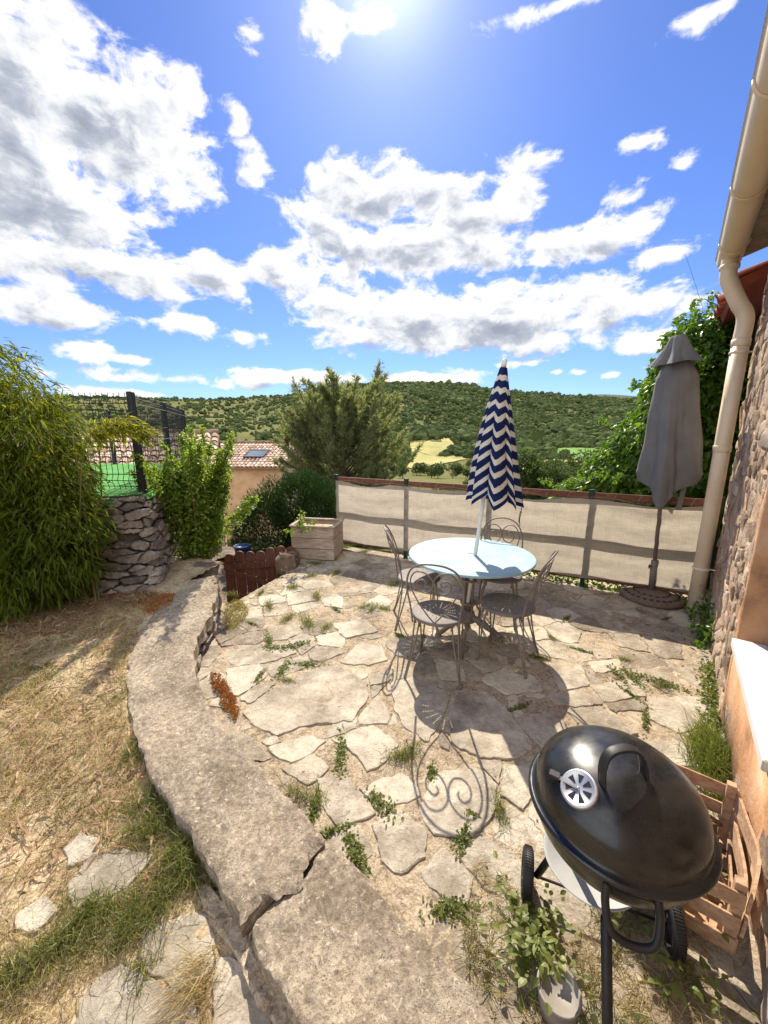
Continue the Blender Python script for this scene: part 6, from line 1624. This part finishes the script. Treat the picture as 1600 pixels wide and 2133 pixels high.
# seedling in the planter
sp0 = Vector((-1.12, 5.05, .43)); sd_ = plant('seedling', 'young green seedling growing in the board planter', 'seedling', sp0)
mb = MB(); B = branches(mb, sp0, [(-.3, 0, 1), (.1, .1, 1), (-.8, -.1, .5), (.55, 0, .6), (-.1, -.3, .9)], .30, .004, 5, .12); mb.build('stem', M['twig'], sd_)
P, D = [], []
for b_ in B:
    for _ in range(26): q = b_[RG.integers(2, len(b_))]; P.append(q+Vector(RG.normal(0, .025, 3))); D.append(RG.normal(0, 1, 3))
leaves('leaf', np.array(P), np.array(D), np.array([0, -.3, 1.])+rndn(len(P), .4), RG.uniform(.03, .06, len(P)), RG.uniform(.02, .035, len(P)), M['l_shrub'], sd_)['kind'] = 'stuff'

# --- ground cover -----------------------------------------------------------
def scatter(poly, n):
    xs_, ys_ = [p[0] for p in poly], [p[1] for p in poly]; out = []
    while len(out) < n:
        p = (RG.uniform(min(xs_), max(xs_)), RG.uniform(min(ys_), max(ys_)))
        if inside(p, poly): out.append(p)
    return out
garden_vis = [(g.x, g.y) for g in (g_pt(-60, 2250), g_pt(500, 2250), g_pt(430, 1890), g_pt(330, 1660), g_pt(265, 1500), g_pt(255, 1400), g_pt(300, 1290), g_pt(330, 1235), g_pt(-60, 1235))]
def clear(p, pad=.0): return not any(inside(p, q) for q in gstones)
pts = [p for p in scatter(garden_vis, 32000) if clear(p)]
keep = [p for p in pts if fbm(p[0], p[1], 2.2, 9)+.6*fbm(p[0], p[1], 6, 3) > -.25 or RG.random() < .12]
P = np.array([(x, y, gz(x, y)+.003) for x, y in keep]); n = len(P)
flatd = RG.random(n) < .5; D = rndn(n, 1)*np.where(flatd, 1., .55)[:, None]+np.array([0, 0, 1])*np.where(flatd, .25, 1.)[:, None]; D[:, 2] = np.abs(D[:, 2])
tag(blades('dry_grass', P, D, RG.uniform(.02, .075, n), RG.uniform(.0012, .003, n), M['l_dry'], bend=.5), kind='stuff')
def green_patch(cpx, cpy, rx, ry, n, h=(.03, .09), out=None):
    c = g_pt(cpx, cpy); e = g_pt(cpx+rx, cpy); f = g_pt(cpx, cpy+ry); a, b_ = (e-c).length, (f-c).length
    for _ in range(int(n*.6)):
        x, y = c.x+RG.normal(0, a*.5), c.y+RG.normal(0, b_*.5)
        if fbm(x, y, 8, 2)+.5*fbm(x, y, 19, 4) < .1 and RG.random() < .78: continue
        out.append((x, y, gz(x, y)+.004, RG.uniform(*h)))
gl = []
for args in ((330, 1700, 80, 60, 2600, (.04, .11)), (385, 1790, 55, 45, 2000, (.05, .13)), (350, 1640, 40, 40, 700, (.03, .08)), (350, 1850, 70, 40, 1500, (.04, .10)), (225, 1925, 110, 60, 3000, (.04, .11)), (150, 1985, 60, 50, 1400, (.04, .1)), (285, 2035, 40, 60, 500, (.03, .08)), (30, 2050, 60, 60, 1300, (.04, .1)), (60, 1410, 80, 40, 2600, (.02, .06)), (110, 1340, 80, 30, 700, (.02, .05)), (250, 1360, 60, 25, 600, (.02, .06)), (260, 1440, 40, 60, 700, (.03, .07)), (285, 1560, 30, 60, 900, (.03, .08)), (140, 1600, 160, 120, 900, (.02, .06)), (120, 1500, 150, 80, 500, (.02, .05)), (440, 1830, 20, 30, 260, (.03, .08)), (100, 1690, 120, 60, 500, (.02, .06)), (200, 1300, 100, 25, 500, (.02, .05))): green_patch(*args, out=gl)
wl_poly = [(p.x, p.y) for p in LWL+LWR[::-1]]
gl = [q for q in gl if not inside((q[0], q[1]), wl_poly)]
gl += [(x, y, gz(x, y)+.004, RG.uniform(.015, .045)) for x, y in scatter(garden_vis, 9000) if clear((x, y)) and fbm(x, y, 3.1, 6)+.5*fbm(x, y, 9, 2) > .25]
gl = np.array(gl); n = len(gl); D = rndn(n, .45)+np.array([0, 0, 1.])
tag(blades('green_grass', gl[:, :3], D, gl[:, 3], RG.uniform(.0015, .004, n), M['l_grass'], bend=.6, rnd=RG.random(n)**.8), kind='stuff')
# long pale seed grass by the ledge
n = 240; c = g_pt(425, 2040); P = np.array([c+Vector((RG.normal(0, .035), RG.normal(0, .05), 0)) for _ in range(n)]); D = np.array([-.5, -.5, .7])+rndn(n, .35)
tag(blades('pale_grass', P, D, RG.uniform(.08, .2, n), .002, M['l_dry'], bend=.5), kind='stuff')
# dead bamboo leaves
lp = [(g.x, g.y) for g in (g_pt(-80, 1330), g_pt(120, 1320), g_pt(215, 1270), g_pt(330, 1245), g_pt(290, 1225), g_pt(-80, 1200))]
pts = scatter(lp, 6500)+[p for p in scatter(garden_vis, 2200) if clear(p) and p[1] > 1.2]
P = np.array([(x, y, gz(x, y)+RG.uniform(.004, .025)) for x, y in pts]); n = len(P); D = rndn(n, 1)*np.array([1, 1, .22])
tag(leaves('leaf_litter', P, D, np.array([0, 0, 1.])+rndn(n, .35), RG.uniform(.04, .10, n), RG.uniform(.006, .013, n), M['l_litter'], droop=.05), kind='stuff')
# sedum mats
def sedum(name, label, outline, zf, n, mat, h=.03):
    q = outline; c = sum(p[0] for p in q)/len(q), sum(p[1] for p in q)/len(q); t = plant(name, label, 'sedum', (c[0], c[1], zf(*c)))
    pts = scatter(q, n); pts = [p for p in pts if fbm(p[0], p[1], 9, 2) > -.75]
    P = np.array([(x, y, zf(x, y)+h*RG.uniform(.1, 1)*(.5+.5*abs(math.sin(x*31)*math.sin(y*27)))) for x, y in pts]); n = len(P)
    o = leaves('leaf_mat', P, rndn(n, .8)+np.array([0, 0, .8]), rndn(n, 1), RG.uniform(.008, .016, n), RG.uniform(.005, .009, n), mat, t, droop=0, fold=.3, simple=True); o['kind'] = 'stuff'
gzz = lambda x, y: gz(x, y); zero = lambda x, y: .0
f_ = lambda L: [(p.x, p.y) for p in (g_pt(*k) for k in L)]; t_f = lambda L: [(p.x, p.y) for p in (on_z(*k) for k in L)]
sedum('sedum_mat', 'orange sedum mat on the ground beside the far end of the low wall', f_([(270, 1262), (320, 1240), (365, 1238), (355, 1265), (315, 1282)]), gzz, 2600, M['l_sedum'])
sedum('sedum_mat', 'small orange sedum mat among leaf litter below the stone retaining wall', f_([(190, 1235), (240, 1226), (262, 1240), (225, 1262), (175, 1262)]), gzz, 1800, M['l_sedum'])
sedum('sedum_mat', 'yellow green sedum cushion at the foot of the low wall near the gate', t_f([(468, 1262), (500, 1252), (520, 1275), (500, 1310), (470, 1318)]), zero, 2800, M['l_sedumy'], .05)
sedum('sedum_mat', 'rust coloured sedum strip along the foot of the low wall beside the big pale flagstone', t_f([(438, 1405), (460, 1408), (480, 1440), (502, 1478), (492, 1505), (465, 1475), (445, 1440)]), zero, 2600, M['l_sedum'], .04)
# weeds on the terrace, each plant a thing of its own
def weed(px, py, size, kind, label, group):
    c = on_z(px, py, .0); th_ = RG.random()*PI; el_ = RG.uniform(1.3, 2.4); ca_, sa_ = math.cos(th_), math.sin(th_); t = plant('weed' if kind != 'tuft' else 'grass_tuft', label, 'weed' if kind != 'tuft' else 'grass tuft', c, group)
    if kind == 'tuft':
        n = int(70+size*900); uu, vv_ = RG.normal(0, size*.26*el_, n), RG.normal(0, size*.24/el_*1.3, n); P = np.stack([c.x+uu*ca_-vv_*sa_, c.y+uu*sa_+vv_*ca_, np.full(n, .002)], 1); D = rndn(n, .5)+np.array([0, 0, 1.])
        blades('blade', P, D, RG.uniform(.3, 1., n)*size*.9, RG.uniform(.0018, .0035, n), M['l_grass'], t, .6)['kind'] = 'stuff'
    else:
        n = int(60+size*1300); a = RG.random(n)*2*PI; uu, vv_ = RG.normal(0, size*.42*el_, n), RG.normal(0, size*.34/el_, n); r = np.hypot(uu/el_, vv_*el_); P = np.stack([c.x+uu*ca_-vv_*sa_, c.y+uu*sa_+vv_*ca_, .003+np.clip(size*.30-r*.6, .004, 1)*RG.random(n)], 1); D = np.stack([np.cos(a), np.sin(a), RG.uniform(0, .7, n)], 1)+rndn(n, .35)
        leaves('leaf', P, D, np.array([0, 0, 1.])+rndn(n, .35), RG.uniform(.010, .022, n)*(1+size*2), RG.uniform(.006, .013, n)*(1+size*2), M['l_weed'], t, droop=.15)['kind'] = 'stuff'
WG, TG = 'leafy weeds in the terrace joints', 'grass tufts in the terrace joints'
wl = 'small leafy green weed rooted in a joint between the terrace flagstones'; tl = 'tuft of green grass rooted in a joint between the terrace flagstones'
for (px, py, s) in ((710, 1570, .09), (620, 1345, .11), (575, 1350, .09), (560, 1335, .09), (540, 1410, .05), (590, 1395, .10), (640, 1385, .09), (735, 1760, .06), (745, 1795, .05), (1320, 1415, .10), (1290, 1410, .08), (1210, 1355, .05), (1370, 1420, .12), (1310, 1445, .06), (835, 1325, .05), (1120, 1370, .06), (985, 1700, .03), (655, 1690, .07), (690, 1735, .06), (900, 1610, .04), (1080, 1475, .05), (940, 1895, .08), (1345, 1500, .06), (1180, 1290, .06), (700, 1270, .05), (525, 1300, .05)): weed(px, py, s, 'weed', wl, WG)
weed(798, 1680, .10, 'weed', 'round bushy dark green weed alone between two pale flagstones, left of the scroll shadow', None)
weed(965, 1748, .07, 'weed', 'broad leaved green weed at the edge of the chair back shadow', None)
for (px, py, s) in ((640, 1300, .16), (600, 1290, .12), (680, 1310, .10), (660, 1245, .12), (700, 1195, .10), (660, 1175, .12), (760, 1265, .10), (830, 1215, .14), (815, 1220, .10), (775, 1270, .10), (560, 1265, .12), (610, 1225, .12), (690, 1165, .10), (1300, 1375, .06), (1380, 1430, .08), (840, 1580, .12), (850, 1565, .08), (630, 1660, .14), (1040, 1690, .09), (800, 1270, .10), (1150, 1330, .06), (545, 1235, .08), (1450, 1300, .08), (1390, 1290, .06), (880, 1330, .06), (720, 1140, .10), (760, 1150, .10), (1480, 1420, .05), (480, 1240, .10), (650, 1200, .1), (1100, 1260, .05), (600, 1420, .07)): weed(px, py, s, 'tuft', tl, TG)
# plants along the house wall and round the barbecue
wg = plant('wall_weed', 'bright green feathery weed growing up the foot of the house wall behind the crate', 'weed', hw(1.0, .1, 0)); n = 1700
u = RG.normal(1.0, .16, n); P = np.array([hw(a, .03+abs(RG.normal(0, .06)), .0) for a in u]); D = np.array([-.15, 0, 1.])+rndn(n, .3)
blades('blade', P, D, RG.uniform(.06, .26, n)*(1-np.abs(u-1.0)), .004, M['l_weed'], wg, .35)['kind'] = 'stuff'
wg = plant('wall_weed', 'small weeds in the crack between paving and house wall below the window sill', 'weed', hw(1.5, .1, 0)); n = 420
P = np.array([hw(RG.uniform(1.35, 2.2), .02+abs(RG.normal(0, .04)), .0) for a in range(n)]); leaves('leaf', P+np.array([0, 0, .03])*RG.random((n, 1)), rndn(n, .7)+np.array([0, 0, .6]), np.array([0, 0, 1.])+rndn(n, .5), RG.uniform(.02, .04, n), RG.uniform(.014, .024, n), M['l_weed'], wg)['kind'] = 'stuff'
bp = [(p.x, p.y) for p in (on_z(*k) for k in ((985, 1800), (1080, 1770), (1180, 1850), (1420, 1900), (1500, 1960), (1560, 2130), (1500, 2300), (1100, 2300), (1040, 2130), (960, 2000)))]
pts = [p for p in scatter(bp, 5200) if fbm(p[0], p[1], 5, 4) > .0 and RG.random() < .9]; P = np.array([(x, y, .002) for x, y in pts]); n = len(P); fl_ = RG.random(n) < .5; D = rndn(n, 1.)*np.where(fl_, 1, .5)[:, None]+np.array([0, 0, .6]); D[:, 2] = np.abs(D[:, 2])*.6
tag(blades('weedy_grass', P, D, RG.uniform(.02, .07, n), RG.uniform(.0015, .003, n), M['l_dry'], bend=.5), kind='stuff')
pts = [p for p in scatter(bp, 3600) if fbm(p[0], p[1], 6, 1) > .35]; P = np.array([(x, y, .002) for x, y in pts]); n = len(P)
tag(blades('weedy_green_grass', P, rndn(n, .5)+np.array([0, 0, 1.]), RG.uniform(.03, .09, n), RG.uniform(.002, .0035, n), M['l_grass'], bend=.5), kind='stuff')
def lobed(px, py, size, n, label, h=.06):
    c = on_z(px, py, 0.0); t = plant('broadleaf_weed', label, 'weed', c); r = np.abs(RG.normal(0, size*.5, n)); a = RG.random(n)*2*PI
    P = np.stack([c.x+r*np.cos(a), c.y+r*np.sin(a), h*RG.uniform(.2, 1.5, n)], 1); leaves('leaf', P, np.stack([np.cos(a), np.sin(a), .3+0*a], 1)+rndn(n, .35), np.array([0, 0, 1.])+rndn(n, .3), RG.uniform(.02, .045, n), RG.uniform(.013, .030, n), M['l_weed'], t, droop=.25, shape=(1, .9))['kind'] = 'stuff'
lobed(1115, 2010, .12, 150, 'bright green lobed weed with broad leaves, in front of the left barbecue wheel', .08)
lobed(1100, 1930, .15, 120, 'sprawling green weed beside the left barbecue wheel', .05)
lobed(1440, 1895, .10, 26, 'pale green lobed weed poking out beside the crate and right barbecue wheel', .10)
lobed(1330, 1905, .10, 16, 'narrow green weed under the barbecue side handle', .12)
lobed(1500, 2120, .10, 20, 'small pale green weed at the foot of the house wall, nearest the bottom corner', .05)
lobed(1400, 2060, .12, 18, 'thin green weed between the barbecue leg and the house wall', .06)
